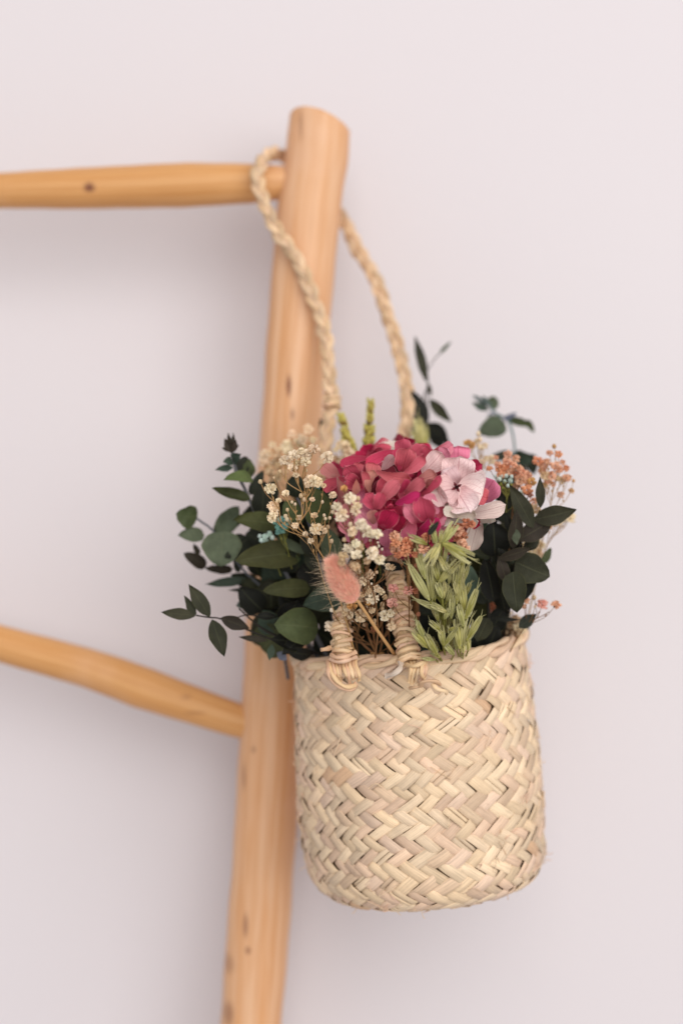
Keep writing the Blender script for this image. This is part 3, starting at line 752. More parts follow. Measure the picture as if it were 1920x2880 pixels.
deep("dark eucalyptus leaves deep behind the green oat ears", 1180, 1430, 1500, 1900, 60, 8, -16, 35)
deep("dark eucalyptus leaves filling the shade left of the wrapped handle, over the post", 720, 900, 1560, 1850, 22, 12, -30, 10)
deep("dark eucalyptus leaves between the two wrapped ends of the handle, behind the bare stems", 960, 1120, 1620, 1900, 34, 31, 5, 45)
# leaves seen close behind the cream sprays at the left of the hydrangea
sprig("eucalyptus_sprig", "eucalyptus sprig with broad leaves between the cream sprays and the pink petals", "eucalyptus",
    [[(960, 1870, -30, 10), (930, 1700, -40, 10), (890, 1540, -48, 9), (860, 1450, -50, 8), (835, 1400, -48, 7)]],
    [(900, 1480, 890, 1372, 84, 'green', -58, -66, 12, .06, .05), (832, 1400, 830, 1332, 58, 'dark', -40, -44, 5, .1, .1, 'round'), (850, 1470, 800, 1410, 70, 'green', -48, -52, 12), (930, 1460, 905, 1360, 60, 'dark', -44, -46),
     (890, 1560, 850, 1490, 60, 'dark', -48, -54), (940, 1580, 910, 1480, 64, 'grey', -52, -56, 18), (860, 1440, 870, 1350, 50, 'green', -36, -36), (905, 1600, 860, 1540, 60, 'dark', -46, -48), (950, 1640, 920, 1560, 60, 'black', -44, -48),
     (845, 1590, 900, 1640, 70, 'black', -34, -36), (915, 1240, 900, 1176, 24, 'dark', 30, 34, 10, .05, .1, 'lance')], 'egg', EG)

# ------------------------------------------------------------------ hydrangea
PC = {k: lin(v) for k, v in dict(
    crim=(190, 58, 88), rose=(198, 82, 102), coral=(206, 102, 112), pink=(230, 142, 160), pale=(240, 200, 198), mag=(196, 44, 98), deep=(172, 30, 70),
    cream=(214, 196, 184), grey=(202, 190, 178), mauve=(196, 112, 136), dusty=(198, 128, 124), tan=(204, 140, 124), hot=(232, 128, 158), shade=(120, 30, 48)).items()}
def hydrangea():
    org = P(1165, 1560, -60)
    t = thing("hydrangea_head", org, "large dried hydrangea head with crimson, pink and cream petals at the top of the bouquet", "hydrangea")
    rng = random.Random(21)
    dome = lambda x, y: -112 + 46 * (((x - 1165) / 250) ** 2 + ((y - 1405) / 165) ** 2)
    mb = MB(); tube(mb, smooth_path([P(1165, 1850, -20), P(1168, 1700, -40), P(1165, 1520, -70), P(1165, 1440, -84)], .003), .0022, STEMC['brown'], n=8); mb.build("stem", M_STEM, t)
    def petal(bx, by, tx, ty, w, col, dY=0, roll=None, bend=None, cup=None, tilt=0, ruf=.085, sh='petal', c1=None):
        Y = dome((bx + tx) / 2, (by + ty) / 2) + dY
        tilt = tilt + rng.uniform(-4, 5) if abs(tilt) < 1 else tilt
        roll = rng.uniform(-26, 26) if roll is None else roll + rng.uniform(-6, 6)
        bend = rng.uniform(-.05, .16) if bend is None else bend
        cup = rng.uniform(-.16, .26) if cup is None else cup * rng.uniform(.9, 2.0)
        k = S * (1 + Y / 1000)
        ca = np.array(vary(PC[col], .13, rng)) * (.92 if col in ('pale', 'cream', 'grey') else .86); cb = np.array(vary(PC[c1], .08, rng)) if c1 else np.minimum(ca * np.array((1.22, 1.3, 1.28)) * (1 if col in ('pale', 'cream', 'grey') else 1.12), .9)
        mb = MB()
        blade(mb, P(bx, by, Y + 3 + tilt), P(tx, ty, Y - 3 - tilt), w * 1.12 * k / max(.4, math.cos(R(roll))), ca, cb, sh, roll, bend, cup, ruf, nl=14, nw=10, rng=rng)
        mb.build("petal", M_PETAL, t)
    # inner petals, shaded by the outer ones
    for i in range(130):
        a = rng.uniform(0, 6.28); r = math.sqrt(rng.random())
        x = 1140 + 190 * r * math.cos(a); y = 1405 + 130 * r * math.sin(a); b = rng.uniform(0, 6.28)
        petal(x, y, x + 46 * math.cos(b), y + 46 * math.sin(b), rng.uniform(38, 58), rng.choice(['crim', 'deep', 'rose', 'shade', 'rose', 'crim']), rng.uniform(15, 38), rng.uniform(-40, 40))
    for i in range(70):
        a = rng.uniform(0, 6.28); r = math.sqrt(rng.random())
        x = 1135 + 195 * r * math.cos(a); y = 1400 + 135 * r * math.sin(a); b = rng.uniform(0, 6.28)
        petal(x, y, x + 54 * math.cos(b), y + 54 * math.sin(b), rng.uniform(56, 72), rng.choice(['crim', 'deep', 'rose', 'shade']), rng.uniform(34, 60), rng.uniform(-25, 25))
    L = [
        # pale floret at right
        (1283, 1370, 1350, 1332, 84, 'pale', 0, 5, .05, .1, 0, .085, 'petal', 'pink'), (1281, 1374, 1292, 1282, 100, 'pale', -5, 5, .06, .10), (1284, 1366, 1356, 1392, 122, 'pale', -9, -4, .08, .10), (1280, 1372, 1322, 1442, 92, 'pale', -8, 6, .08, .1),
        (1284, 1372, 1230, 1386, 92, 'pale', -6, 6, .05, .08), (1283, 1368, 1244, 1322, 76, 'pale', -4, 0, .05, .05), (1284, 1380, 1276, 1428, 30, 'pale', -4, 30, .05, .2),
        (1330, 1385, 1372, 1402, 52, 'coral', 1, 10), (1318, 1345, 1358, 1352, 62, 'pink', 1, 5),
        (1286, 1310, 1288, 1253, 74, 'hot', 8, 0, .06, .06), (1310, 1318, 1356, 1304, 42, 'crim', 8, 10), (1345, 1415, 1388, 1350, 74, 'mauve', 6, 5, .05, .05),
        (1298, 1447, 1422, 1420, 46, 'cream', -8, 20, .06, .12, 2, .10), (1285, 1452, 1245, 1434, 30, 'cream', -9, 30, .03, .1), (1258, 1430, 1340, 1446, 36, 'cream', -10, 30, .05, .16), (1256, 1462, 1345, 1466, 30, 'grey', -6, 35, .02, .1), (1250, 1455, 1262, 1478, 26, 'cream', -10, 20),
        (1350, 1470, 1385, 1455, 30, 'cream', -2, 35),
        (1348, 1462, 1322, 1552, 58, 'grey', 2, 15, .04, .1), (1222, 1362, 1250, 1424, 44, 'cream', -6, 15, .06, .14, 0, .085, 'petal', 'pale'), (1240, 1440, 1290, 1420, 40, 'grey', 4),
        # top
        (1130, 1328, 1150, 1258, 62, 'rose', -6, -8, .10, .12, 0, .085, 'petal', 'coral'), (1128, 1300, 1132, 1232, 48, 'rose', 3, 5, .08), (1132, 1334, 1192, 1284, 34, 'coral', -8, 20, .08, .14), (1190, 1285, 1274, 1250, 40, 'coral', 4, 18, .08, .1, 0, .085, 'petal', 'pink'),
        (1186, 1332, 1242, 1272, 60, 'pale', 0, 12, .08, .1), (1215, 1336, 1256, 1290, 36, 'crim', 4, 10), (1118, 1268, 1026, 1306, 32, 'crim', -2, 22, .08, .14), (1036, 1288, 954, 1308, 28, 'crim', -1, 25, .08, .14),
        (1074, 1322, 1108, 1284, 36, 'pale', 2, 10), (1122, 1326, 1112, 1262, 28, 'crim', -5, 35), (1150, 1290, 1186, 1254, 40, 'rose', 6), (1180, 1290, 1215, 1262, 40, 'rose', 6), (1240, 1300, 1262, 1262, 40, 'pink', 4),
        # left and middle
        (1012, 1345, 968, 1308, 44, 'rose', -3, -14, .1, .1), (1006, 1368, 966, 1344, 46, 'rose', -2, 14, .1), (1000, 1330, 1010, 1300, 30, 'coral', -2), (955, 1350, 906, 1308, 44, 'dusty', 4, 5, .05), (975, 1346, 908, 1378, 36, 'rose', -1, 22, .1, .15),
        (1036, 1350, 1048, 1301, 46, 'tan', -6, 10, .14, .2, 0, .085, 'petal', 'coral'), (1028, 1398, 1016, 1322, 26, 'coral', -8, 35, .12, .2), (1040, 1388, 1052, 1322, 28, 'tan', -6, -35, .12, .2), (1056, 1324, 1156, 1344, 36, 'coral', -10, 28, .12, .14),
        (1062, 1392, 1092, 1346, 46, 'rose', -1, 10, .1, .14), (1070, 1412, 1124, 1352, 42, 'coral', -9, -14, .12, .1), (1056, 1432, 1026, 1388, 42, 'rose', -7, 8, .08, .1), (1058, 1432, 1078, 1384, 38, 'rose', -8, -10, .08, .1),
        (1122, 1388, 1150, 1350, 24, 'crim', -5, 20), (1138, 1392, 1192, 1344, 40, 'coral', -8, 14, .1, .1), (1172, 1352, 1228, 1334, 48, 'dusty', -3, 12, .06, .1), (1180, 1394, 1238, 1334, 22, 'rose', -7, 40, .06, .2), (1195, 1370, 1228, 1350, 34, 'dusty', -4),
        (1110, 1418, 1182, 1386, 32, 'mag', -9, 16, .1, .14), (1206, 1468, 1186, 1394, 66, 'crim', -8, -8, .12, .12, 0, .085, 'petal', 'rose'), (1232, 1446, 1194, 1392, 44, 'pink', -5, 14, .1, .12), (1238, 1460, 1226, 1412, 40, 'rose', -5, 20),
        (1172, 1472, 1136, 1416, 42, 'rose', -9, 10, .12, .14, 0, .085, 'petal', 'pink'), (1164, 1462, 1138, 1520, 44, 'rose', -9, -8, .12, .12, 0, .085, 'petal', 'mauve'), (1072, 1484, 1108, 1428, 58, 'deep', -6, 8, .12, .1), (1080, 1486, 1068, 1436, 36, 'crim', -7, -20, .12),
        (1172, 1504, 1236, 1458, 46, 'mag', -8, 14, .12, .12), (1222, 1432, 1250, 1476, 42, 'pink', -4, 10), (1218, 1494, 1258, 1464, 40, 'pink', -4, 14), (1130, 1470, 1120, 1420, 30, 'crim', -2), (1110, 1500, 1130, 1450, 36, 'deep', -2), (1195, 1500, 1175, 1470, 36, 'deep', -5),
        (1052, 1474, 1044, 1436, 34, 'dusty', -3, 10), (1090, 1440, 1098, 1415, 22, 'crim', -6, 20),
        # left edge, behind the cream spray
        (954, 1496, 945, 1342, 24, 'dusty', -2, 38, .06, .2, 0, .03, 'lance'), (972, 1424, 946, 1346, 26, 'dusty', -3, 38, .06, .2, 0, .03, 'lance'), (998, 1396, 1001, 1346, 22, 'tan', -6, 20, .06, .2, 0, .03, 'lance'), (1042, 1438, 1010, 1382, 52, 'mauve', -1, 8),
        (1058, 1492, 1006, 1436, 62, 'pink', -3, 8, .1), (1002, 1502, 952, 1466, 48, 'pink', -1, 10, .1), (1010, 1470, 1000, 1532, 68, 'mauve', 0, 5, .08), (1090, 1540, 1094, 1484, 62, 'mauve', -4, 6, .08), (1082, 1536, 1086, 1566, 56, 'mauve', -1, 8),
        (970, 1430, 950, 1400, 40, 'rose', 3), (1000, 1460, 975, 1410, 50, 'dusty', 2), (960, 1390, 935, 1368, 40, 'rose', 4), (940, 1345, 925, 1330, 30, 'dusty', 6)]
    for a in L: petal(*a)
    mb = MB(); eye = P(1283, 1370, dome(1283, 1370) - 10)
    tube(mb, [eye, eye + np.array([.0003, -.0012, 0]), eye + np.array([.0003, -.0018, 0])], [.0012, .0011, .0003], lin((60, 20, 24)), n=7)
    for k in range(4):
        a = k * 1.57 + .5
        blade(mb, eye, eye + np.array([math.cos(a) * .0034, -.0022, math.sin(a) * .0034]), .0018, lin((86, 26, 34)), lin((120, 50, 58)), 'lance', nl=4, nw=2)
    mb.build("floret_eye", M_BLOSSOM, t)
hydrangea()

# ------------------------------------------------------------------ sprays of small dried blossoms
BC = {k: lin(v) for k, v in dict(cream=(252, 236, 206), white=(254, 242, 218), tan=(232, 206, 168), gold=(224, 178, 116), peach=(242, 196, 164), orange=(238, 176, 136), rust=(212, 144, 112), pinkish=(244, 190, 174),
    mint=(228, 246, 236), teal=(150, 196, 184), old=(246, 228, 196)).items()}
def blossom_mesh(seed, bud=False):
    rng = random.Random(seed); mb = MB()
    one = np.array([1.0, 1, 1])
    if bud:
        V, U, K = [], [], []
        for i in range(6):
            for j in range(8):
                a = math.pi * i / 5; b = 2 * math.pi * j / 7; r = math.sin(a) * (1 + .14 * math.cos(3 * b + i))
                V.append((r * math.cos(b) * .9, r * math.sin(b) * .9, -1.1 * math.cos(a))); U.append((j / 7, i / 5)); K.append(one * (.72 + .3 * i / 5))
        mb.add(V, grid_faces(6, 8), U, K)
        return mb
    n = 40
    for i in range(n):
        z = 1 - 1.55 * (i + .5) / n; a = i * 2.39996 + rng.uniform(-.3, .3); r = math.sqrt(max(0, 1 - z * z))
        d = unit(np.array([r * math.cos(a), r * math.sin(a), z]) + np.array([rng.uniform(-.25, .25) for _ in range(3)]))
        ln = rng.uniform(.72, 1.06); s = unit(np.cross(d, np.array([rng.uniform(-1, 1), rng.uniform(-1, 1), rng.uniform(-1, 1)]))); n2 = np.cross(d, s)
        w = rng.uniform(.24, .36); k = rng.uniform(.84, 1.06)
        V = [d * .2]; K = [one * .82 * k]; U = [(0.5, 0)]
        for (tt, ww, lift) in ((.62, .75, .05), (.90, 1.0, .32)):
            for q in (-1, 0, 1):
                V.append(d * tt * ln + s * q * w * ww + n2 * (lift + .10 * q * q + rng.uniform(-.05, .05))); K.append(one * k * (0.92 + .12 * tt)); U.append((.5 + q / 2, tt))
        for q in (-.55, .55):
            V.append(d * ln * .98 + s * q * w + n2 * rng.uniform(.38, .6)); K.append(one * k); U.append((.5 + q / 2, 1))
        F = [(0, 1, 2), (0, 2, 3), (1, 4, 5, 2), (2, 5, 6, 3), (4, 7, 5), (5, 8, 6), (5, 7, 8)]
        mb.add(V, F, U, K)
    return mb
def obj_mat(name, rough=.75, trans=.22):
    m, nt, b, out = nodes(name)
    a = nt.nodes.new("ShaderNodeAttribute"); a.attribute_name = "tint"
    oi = nt.nodes.new("ShaderNodeObjectInfo")
    c = mix_n(nt, 1.0, a.outputs["Color"], oi.outputs["Color"], 'MULTIPLY')
    nt.links.new(c, b.inputs["Base Color"]); b.inputs["Roughness"].default_value = rough; b.inputs["Specular IOR Level"].default_value = .15
    translucent_mix(nt, b, out, c, trans)
    return m
M_BL = obj_mat("blossom_petals", .75, .34)
BLM = [blossom_mesh(i).mesh("blossom", M_BL, smooth=False) for i in range(7)]
BUD = [blossom_mesh(i, True).mesh("bud", M_BL) for i in range(3)]

SG = "sprays of small dried blossoms in the basket"
def spray(label, main, blossoms, col, stemcol='tan', seed=1, thick=5.0, yj=4, depth=None, calyx=True):
    """main: list of (x,y,Y); blossoms: (x,y,size[,colour]) ; buds are the small sizes"""
    rng = random.Random(seed)
    t = thing("blossom_spray", P(*main[0]), label, "dried flower", SG)
    mb = MB(); org = np.array(t["origin"])
    path = smooth_path([P(*p) for p in main], .002)
    tube(mb, path, np.linspace(thick, thick * .5, len(path)) * S / 2, STEMC[stemcol], n=6, lump=.1, rng=rng)
    nd = list(path)
    items = []
    for b in blossoms:
        x, y, s = b[:3]; c = b[3] if len(b) > 3 and isinstance(b[3], str) else col
        # depth follows the nearest height on the main stem
        i = int(np.argmin([abs((P(x, y, 0)[2]) - q[2]) + .25 * abs(P(x, y, 0)[0] - q[0]) for q in path]))
        Y = path[i][1] * 1000 + rng.uniform(-yj, yj) - (4 if s > 16 else 0)
        items.append((P(x, y, Y), s * S / 2 * (1 + Y / 1000), c, s, min(np.linalg.norm(P(x, y, Y) - q) for q in path)))
    items.sort(key=lambda q: q[4])
    for p, r, c, s, _ in items:
        best, bq = 1e9, None
        for q in nd:
            dv = p - q; ln = np.linalg.norm(dv)
            if ln < r * 1.6: continue
            cost = ln + max(0, .012 - dv[2]) * 2.5
            if cost < best: best, bq = cost, q
        if bq is None: bq = path[0]
        mid = (p + bq) / 2 + np.array([(p[0] - bq[0]) * .14, rng.uniform(-.001, .001), -.06 * abs(p[0] - bq[0])])
        q = smooth_path([bq, mid, p], .0016)
        tube(mb, q, np.linspace(thick * .5, thick * .34, len(q)) * S / 2, vary(STEMC[stemcol], .12, rng), n=5, lump=.12, rng=rng)
        nd.extend(list(q[1:max(2, int(len(q) * .7))]))
        if rng.random() < .6:       # a little bract at the joint
            blade(mb, q[len(q) // 2], q[len(q) // 2] + np.array([rng.uniform(-.0016, .0016), -.0006, .0022]), .0011, STEMC[stemcol], STEMC[stemcol], 'lance', nl=3, nw=2, rng=rng)
        small = s < 15
        me = rng.choice(BUD) if small else rng.choice(BLM)
        o = bpy.data.objects.new("bud" if small else "blossom", me); C.objects.link(o)
        o.parent = t; o.location = tuple(p - org)
        up = unit(p - mid) * .8 + np.array([0, -.75, .2]); up = unit(up)
        o.rotation_euler = Vector(up).to_track_quat('Z', 'Y').to_euler()
        rr = r * (1.1 if small else 1.2 if s > 23 else 1.08); o.scale = (rr * rng.uniform(.9, 1.1), rr * rng.uniform(.9, 1.1), rr * rng.uniform(.85, 1.05))
        o.color = (*vary(BC[c], .07, rng), 1)
        if calyx and not small:
            b0 = p - up * r * .9
            tube(mb, [b0, b0 + up * r * .5], [r * .12, r * .42], vary(STEMC[stemcol], .15, rng), n=6, rng=rng)
    mb.build("stem", M_STEM, t)
    return t

spray("cream spray of tiny blossoms in front of the left eucalyptus leaves, beside the pink petals",
      [(1000, 1850, -66), (960, 1700, -84), (915, 1580, -92), (866, 1510, -94), (838, 1480, -94), (860, 1440, -94), (858, 1385, -94), (850, 1340, -94)],
      [(802, 1296, 28), (826, 1281, 28), (845, 1269, 22), (860, 1280, 30), (882, 1265, 28, 'old'), (823, 1315, 24), (858, 1300, 26), (838, 1302, 18, 'old'), (920, 1287, 30), (870, 1352, 32), (884, 1354, 26), (866, 1362, 20), (760, 1375, 28), (803, 1388, 22), (767, 1424, 26), (772, 1440, 26), (766, 1455, 26),
       (787, 1326, 12, 'tan'), (770, 1344, 9, 'tan'), (732, 1355, 13, 'tan'), (783, 1408, 15, 'old'), (847, 1394, 13, 'tan'), (855, 1405, 13, 'tan'), (877, 1405, 15, 'old'), (830, 1418, 9), (832, 1336, 17, 'old'), (860, 1323, 11, 'old'), (808, 1434, 11, 'tan'), (883, 1450, 19, 'tan'), (888, 1488, 32), (880, 1492, 22), (915, 1459, 9, 'old'), (910, 1484, 12, 'tan'), (922, 1482, 12, 'tan'), (932, 1522, 13, 'tan'), (803, 1452, 13, 'old')], 'cream', 'tan', 2, 6)
spray("cream spray of tiny blossoms lying over the lower left petals of the hydrangea",
      [(1055, 1850, -66), (1062, 1760, -90), (1050, 1670, -108), (1015, 1600, -124), (985, 1520, -128), (985, 1465, -128), (985, 1420, -126)],
      [(983, 1401, 30), (948, 1425, 24), (960, 1452, 30), (998, 1440, 26), (1003, 1423, 24, 'old'), (1014, 1475, 30), (1030, 1495, 30), (1058, 1503, 28), (990, 1495, 26, 'old'), (1042, 1502, 22), (966, 1440, 20, 'old'), (967, 1375, 20, 'gold'), (1000, 1528, 22), (978, 1543, 26), (1001, 1560, 26), (1046, 1556, 34), (1068, 1575, 28),
       (965, 1565, 26, 'tan'), (1010, 1541, 24, 'tan'), (1032, 1577, 22, 'tan'), (998, 1593, 24, 'tan'), (960, 1582, 20, 'tan'), (936, 1440, 12, 'old'), (1007, 1402, 13, 'tan'), (985, 1475, 14, 'old'), (990, 1510, 15, 'gold'), (968, 1518, 13, 'tan'), (1062, 1526, 8), (1064, 1536, 9), (1074, 1545, 8), (1041, 1520, 8), (1032, 1583, 10)], 'white', 'brown', 3, 5)
_r = random.Random(77)
spray("fine cream spray scattered between the left eucalyptus leaves and the bunny tail",
      [(1010, 1850, -62), (940, 1720, -80), (900, 1600, -90), (880, 1500, -92), (870, 1420, -90)],
      [(_r.uniform(790, 935), _r.uniform(1340, 1560), _r.choice([9, 10, 12, 16, 20, 24]), _r.choice(['cream', 'white', 'old'])) for _ in range(16)], 'cream', 'tan', 21, 3, 6)
spray("cream and tan blossoms low between the handle's wrapped end and the bunny tail stem",
      [(1058, 1840, -56), (1052, 1800, -64), (1045, 1740, -78), (1042, 1680, -90), (1040, 1640, -96)],
      [(1023, 1636, 26), (1040, 1616, 24, 'old'), (1046, 1683, 32), (1036, 1694, 18, 'gold'), (990, 1699, 28, 'gold'), (1014, 1685, 22, 'old'), (930, 1763, 32), (1016, 1732, 30, 'old'), (1082, 1732, 24), (1060, 1655, 20, 'old'), (932, 1716, 13), (1044, 1642, 8), (1030, 1674, 9), (1100, 1762, 22, 'old'), (1098, 1742, 18, 'old'), (1075, 1700, 14, 'tan'), (1082, 1680, 15, 'tan'),
       (1075, 1712, 13, 'tan'), (1045, 1715, 20, 'tan'), (975, 1710, 20, 'old'), (985, 1730, 18, 'old'), (992, 1745, 10), (1024, 1758, 11, 'tan'), (996, 1768, 13, 'tan'), (968, 1725, 18, 'tan'), (965, 1742, 20, 'old'), (955, 1755, 18, 'tan'), (1052, 1770, 18, 'rust'), (1118, 1790, 13, 'old'), (1105, 1752, 12, 'tan')] + [(_r.uniform(960, 1110), _r.uniform(1590, 1770), _r.choice([9, 11, 14, 18, 22]), _r.choice(['white', 'old', 'tan'])) for _ in range(22)], 'white', 'brown', 4, 6)
# bare stems that meet above the rim
def bare_stems():
    t = thing("dried_stems", P(1060, 1852, -56), "thin bare brown stems meeting at a joint above the basket rim", "dried stems")
    mb = MB()
    for pts in ([(1062, 1848, -58), (1040, 1800, -62), (1028, 1750, -58)], [(1060, 1846, -58), (1020, 1812, -60), (985, 1770, -56)], [(1064, 1846, -58), (1074, 1800, -60), (1072, 1700, -54)], [(1062, 1860, -54), (1062, 1846, -58), (1070, 1836, -60)],
                [(985, 1860, -50), (978, 1800, -50), (970, 1760, -48)], [(1008, 1860, -48), (1002, 1800, -48), (1014, 1740, -46)], [(1090, 1860, -48), (1092, 1780, -44), (1080, 1650, -40)]):
        tube(mb, smooth_path([P(*p) for p in pts], .002), .0008, vary(STEMC['brown'], .2), n=6, lump=.1)
    for dx in (-14, 12):
        blade(mb, P(1062, 1846, -60), P(1062 + dx * 1.6, 1838 - abs(dx) * .2, -64), .003, STEMC['tan'], STEMC['brown'], 'lance', nl=5, nw=2)
    mb.build("stem", M_STEM, t)
bare_stems()
spray("blurred cream spray standing against the wooden post behind the front spray",
      [(900, 1600, -14), (850, 1440, -8), (815, 1340, -2), (800, 1290, 2), (830, 1250, 4)],
      [(805, 1253, 30), (820, 1221, 22), (765, 1252, 20), (742, 1282, 28), (752, 1278, 24, 'old'), (850, 1235, 26), (867, 1207, 24), (845, 1255, 26), (880, 1238, 22), (770, 1300, 22, 'old'), (742, 1303, 24, 'old'), (783, 1340, 24, 'tan'), (760, 1330, 24, 'tan'), (765, 1352, 22, 'tan'), (784, 1266, 20, 'old'), (810, 1270, 26, 'old'), (835, 1240, 18, 'old'), (780, 1285, 22, 'tan'), (755, 1320, 22, 'tan'), (785, 1310, 24, 'tan'), (800, 1330, 22, 'tan')], 'cream', 'tan', 5, 5)
spray("blurred cream blossoms beside the foot of the left rope, under the yellow green spikes",
      [(960, 1500, -20), (955, 1400, -14), (950, 1330, -6), (955, 1290, -2)],
      [(960, 1253, 28), (972, 1252, 22), (980, 1275, 28), (944, 1265, 15), (955, 1307, 22, 'old'), (935, 1300, 22, 'tan'), (940, 1325, 22, 'tan'), (965, 1290, 20, 'old'), (930, 1340, 22, 'tan'), (920, 1320, 20, 'old'), (945, 1290, 20, 'tan'), (900, 1340, 20, 'tan'), (910, 1310, 18, 'tan')], 'cream', 'tan', 6, 4)
spray("cream buds above the pale pink petals at the hydrangea's upper right",
      [(1330, 1450, -30), (1345, 1350, -20), (1350, 1280, -14), (1355, 1260, -12)],
      [(1314, 1246, 20, 'gold'), (1326, 1252, 22, 'gold'), (1345, 1220, 14), (1350, 1236, 14), (1362, 1254, 18), (1352, 1260, 18), (1340, 1240, 14), (1380, 1295, 26), (1368, 1290, 18, 'old'), (1355, 1300, 18, 'old'), (1345, 1252, 14, 'old')], 'cream', 'tan', 7, 4, calyx=False)
spray("apricot blossoms packed behind the mauve petal, left of the airy apricot spray",
      [(1430, 1560, -40), (1440, 1440, -44), (1445, 1370, -44), (1440, 1310, -42), (1432, 1280, -40)],
      [(1427, 1277, 22), (1426, 1300, 24), (1450, 1290, 22), (1410, 1320, 28, 'orange'), (1430, 1326, 26), (1460, 1318, 22), (1468, 1328, 22), (1484, 1338, 24), (1462, 1350, 26), (1478, 1358, 22), (1493, 1356, 24, 'gold'), (1480, 1378, 28, 'orange'), (1394, 1288, 16), (1400, 1308, 22), (1376, 1318, 18, 'orange'), (1444, 1308, 22), (1420, 1312, 22, 'orange'), (1446, 1334, 22, 'rust'), (1452, 1368, 20), (1470, 1340, 18), (1408, 1334, 22, 'orange'), (1488, 1392, 20, 'rust'), (1500, 1410, 22), (1506, 1432, 24, 'tan'), (1490, 1425, 20)], 'peach', 'brown', 8, 4, calyx=False)
spray("airy apricot spray at far right, standing out against the wall above the dark leaf",
      [(1515, 1560, -28), (1542, 1450, -34), (1555, 1380, -36), (1565, 1330, -36), (1560, 1290, -36)],
      [(1545, 1275, 20), (1570, 1278, 22, 'orange'), (1558, 1255, 13, 'gold'), (1537, 1297, 17), (1512, 1296, 24, 'orange'), (1528, 1306, 26), (1560, 1310, 26), (1570, 1320, 24), (1592, 1317, 20, 'orange'), (1590, 1345, 22), (1598, 1344, 22), (1576, 1352, 24, 'tan'), (1606, 1380, 15, 'gold'), (1612, 1352, 10, 'gold'), (1576, 1392, 20), (1550, 1338, 24), (1532, 1338, 24, 'tan'), (1540, 1352, 22), (1524, 1325, 22), (1582, 1300, 16), (1530, 1364, 20, 'tan'), (1555, 1362, 16)], 'peach', 'tan', 9, 4, calyx=False)
spray("apricot blossoms tucked under the hydrangea, left of the oat ears",
      [(1150, 1780, -70), (1150, 1680, -92), (1148, 1600, -106), (1145, 1550, -110)],
      [(1108, 1508, 26), (1120, 1516, 20, 'tan'), (1112, 1528, 24, 'orange'), (1144, 1528, 28, 'orange'), (1112, 1546, 26), (1138, 1552, 28, 'orange'), (1118, 1562, 20, 'rust'), (1198, 1514, 24, 'orange'), (1190, 1544, 28), (1166, 1560, 18, 'rust'), (1104, 1536, 20, 'rust'), (1152, 1540, 18, 'rust'), (1170, 1590, 14, 'rust'),
       (1105, 1655, 24, 'pinkish'), (1148, 1662, 26, 'pinkish'), (1103, 1696, 28, 'pinkish'), (1168, 1662, 18, 'rust'), (1103, 1670, 12, 'tan'), (1176, 1728, 14, 'rust')], 'peach', 'brown', 10, 4)
spray("rust and apricot blossoms beside the top of the oat ears, below the cream petals",
      [(1290, 1700, -70), (1296, 1620, -92), (1298, 1560, -106), (1296, 1510, -110)],
      [(1290, 1495, 26), (1300, 1508, 24, 'rust'), (1298, 1530, 26), (1306, 1542, 24), (1312, 1472, 26, 'rust'), (1326, 1474, 22, 'rust'), (1292, 1480, 20, 'rust'), (1284, 1515, 20, 'rust'), (1280, 1545, 20, 'rust'), (1278, 1490, 18, 'rust'), (1290, 1560, 20, 'rust')], 'peach', 'brown', 12, 4)
spray("low apricot twig leaning out over the right side of the basket rim",
      [(1430, 1840, -40), (1465, 1778, -44), (1500, 1744, -46), (1526, 1732, -46), (1545, 1720, -46)],
      [(1525, 1700, 26, 'pinkish'), (1562, 1702, 24), (1502, 1681, 13, 'tan'), (1480, 1690, 18), (1474, 1706, 14), (1504, 1706, 8, 'tan')], 'peach', 'brown', 13, 4)
spray("cream blossoms peeping out from behind the dark leaves at the right edge",
      [(1480, 1760, -10), (1510, 1620, -16), (1540, 1530, -20), (1580, 1480, -22), (1595, 1465, -22)],
      [(1602, 1456, 28), (1588, 1450, 20), (1580, 1462, 22, 'old'), (1572, 1470, 18), (1500, 1530, 24), (1512, 1545, 22), (1500, 1556, 22), (1520, 1560, 20, 'old'), (1525, 1535, 20, 'old'), (1486, 1545, 20), (1478, 1532, 22), (1545, 1480, 18, 'gold'), (1560, 1475, 14, 'old'), (1516, 1524, 18, 'old')], 'cream', 'tan', 14, 5)
spray("tan dried blossoms packed inside the rim at the right of the basket",
      [(1440, 1850, -20), (1440, 1780, -22), (1440, 1730, -24)],
      [(x, y, s, c) for x, y, s, c in [(1440, 1700, 22, 'tan'), (1425, 1725, 24, 'old'), (1450, 1740, 22, 'tan'), (1432, 1760, 22, 'tan'), (1455, 1765, 24, 'old'), (1410, 1745, 20, 'tan'), (1445, 1785, 22, 'tan'), (1465, 1750, 22, 'old'), (1420, 1780, 18, 'tan'), (1385, 1705, 18, 'rust'), (1388, 1720, 18, 'pinkish'), (1415, 1700, 18, 'tan'), (1460, 1785, 20, 'old'), (1470, 1770, 18, 'old')]], 'old', 'brown', 15, 5)
spray("small mint green blossoms above the dark pointed leaf at right",
      [(1420, 1480, -44), (1424, 1400, -48), (1424, 1365, -50)],
      [(1404, 1347, 14), (1408, 1338, 12), (1422, 1338, 14), (1434, 1352, 14), (1419, 1354, 13), (1467, 1384, 14), (1392, 1340, 10), (1438, 1340, 11), (1428, 1366, 11)], 'mint', 'green', 16, 3, calyx=False)
spray("teal dyed blossoms in the shade of the left eucalyptus leaves",
      [(820, 1600, -36), (805, 1530, -46), (792, 1490, -50), (785, 1475, -50)],
      [(790, 1462, 20), (783, 1482, 20), (800, 1478, 18), (782, 1495, 18), (774, 1468, 16), (812, 1470, 14), (795, 1492, 16), (893, 1373, 18)], 'teal', 'green', 17, 3, 3)
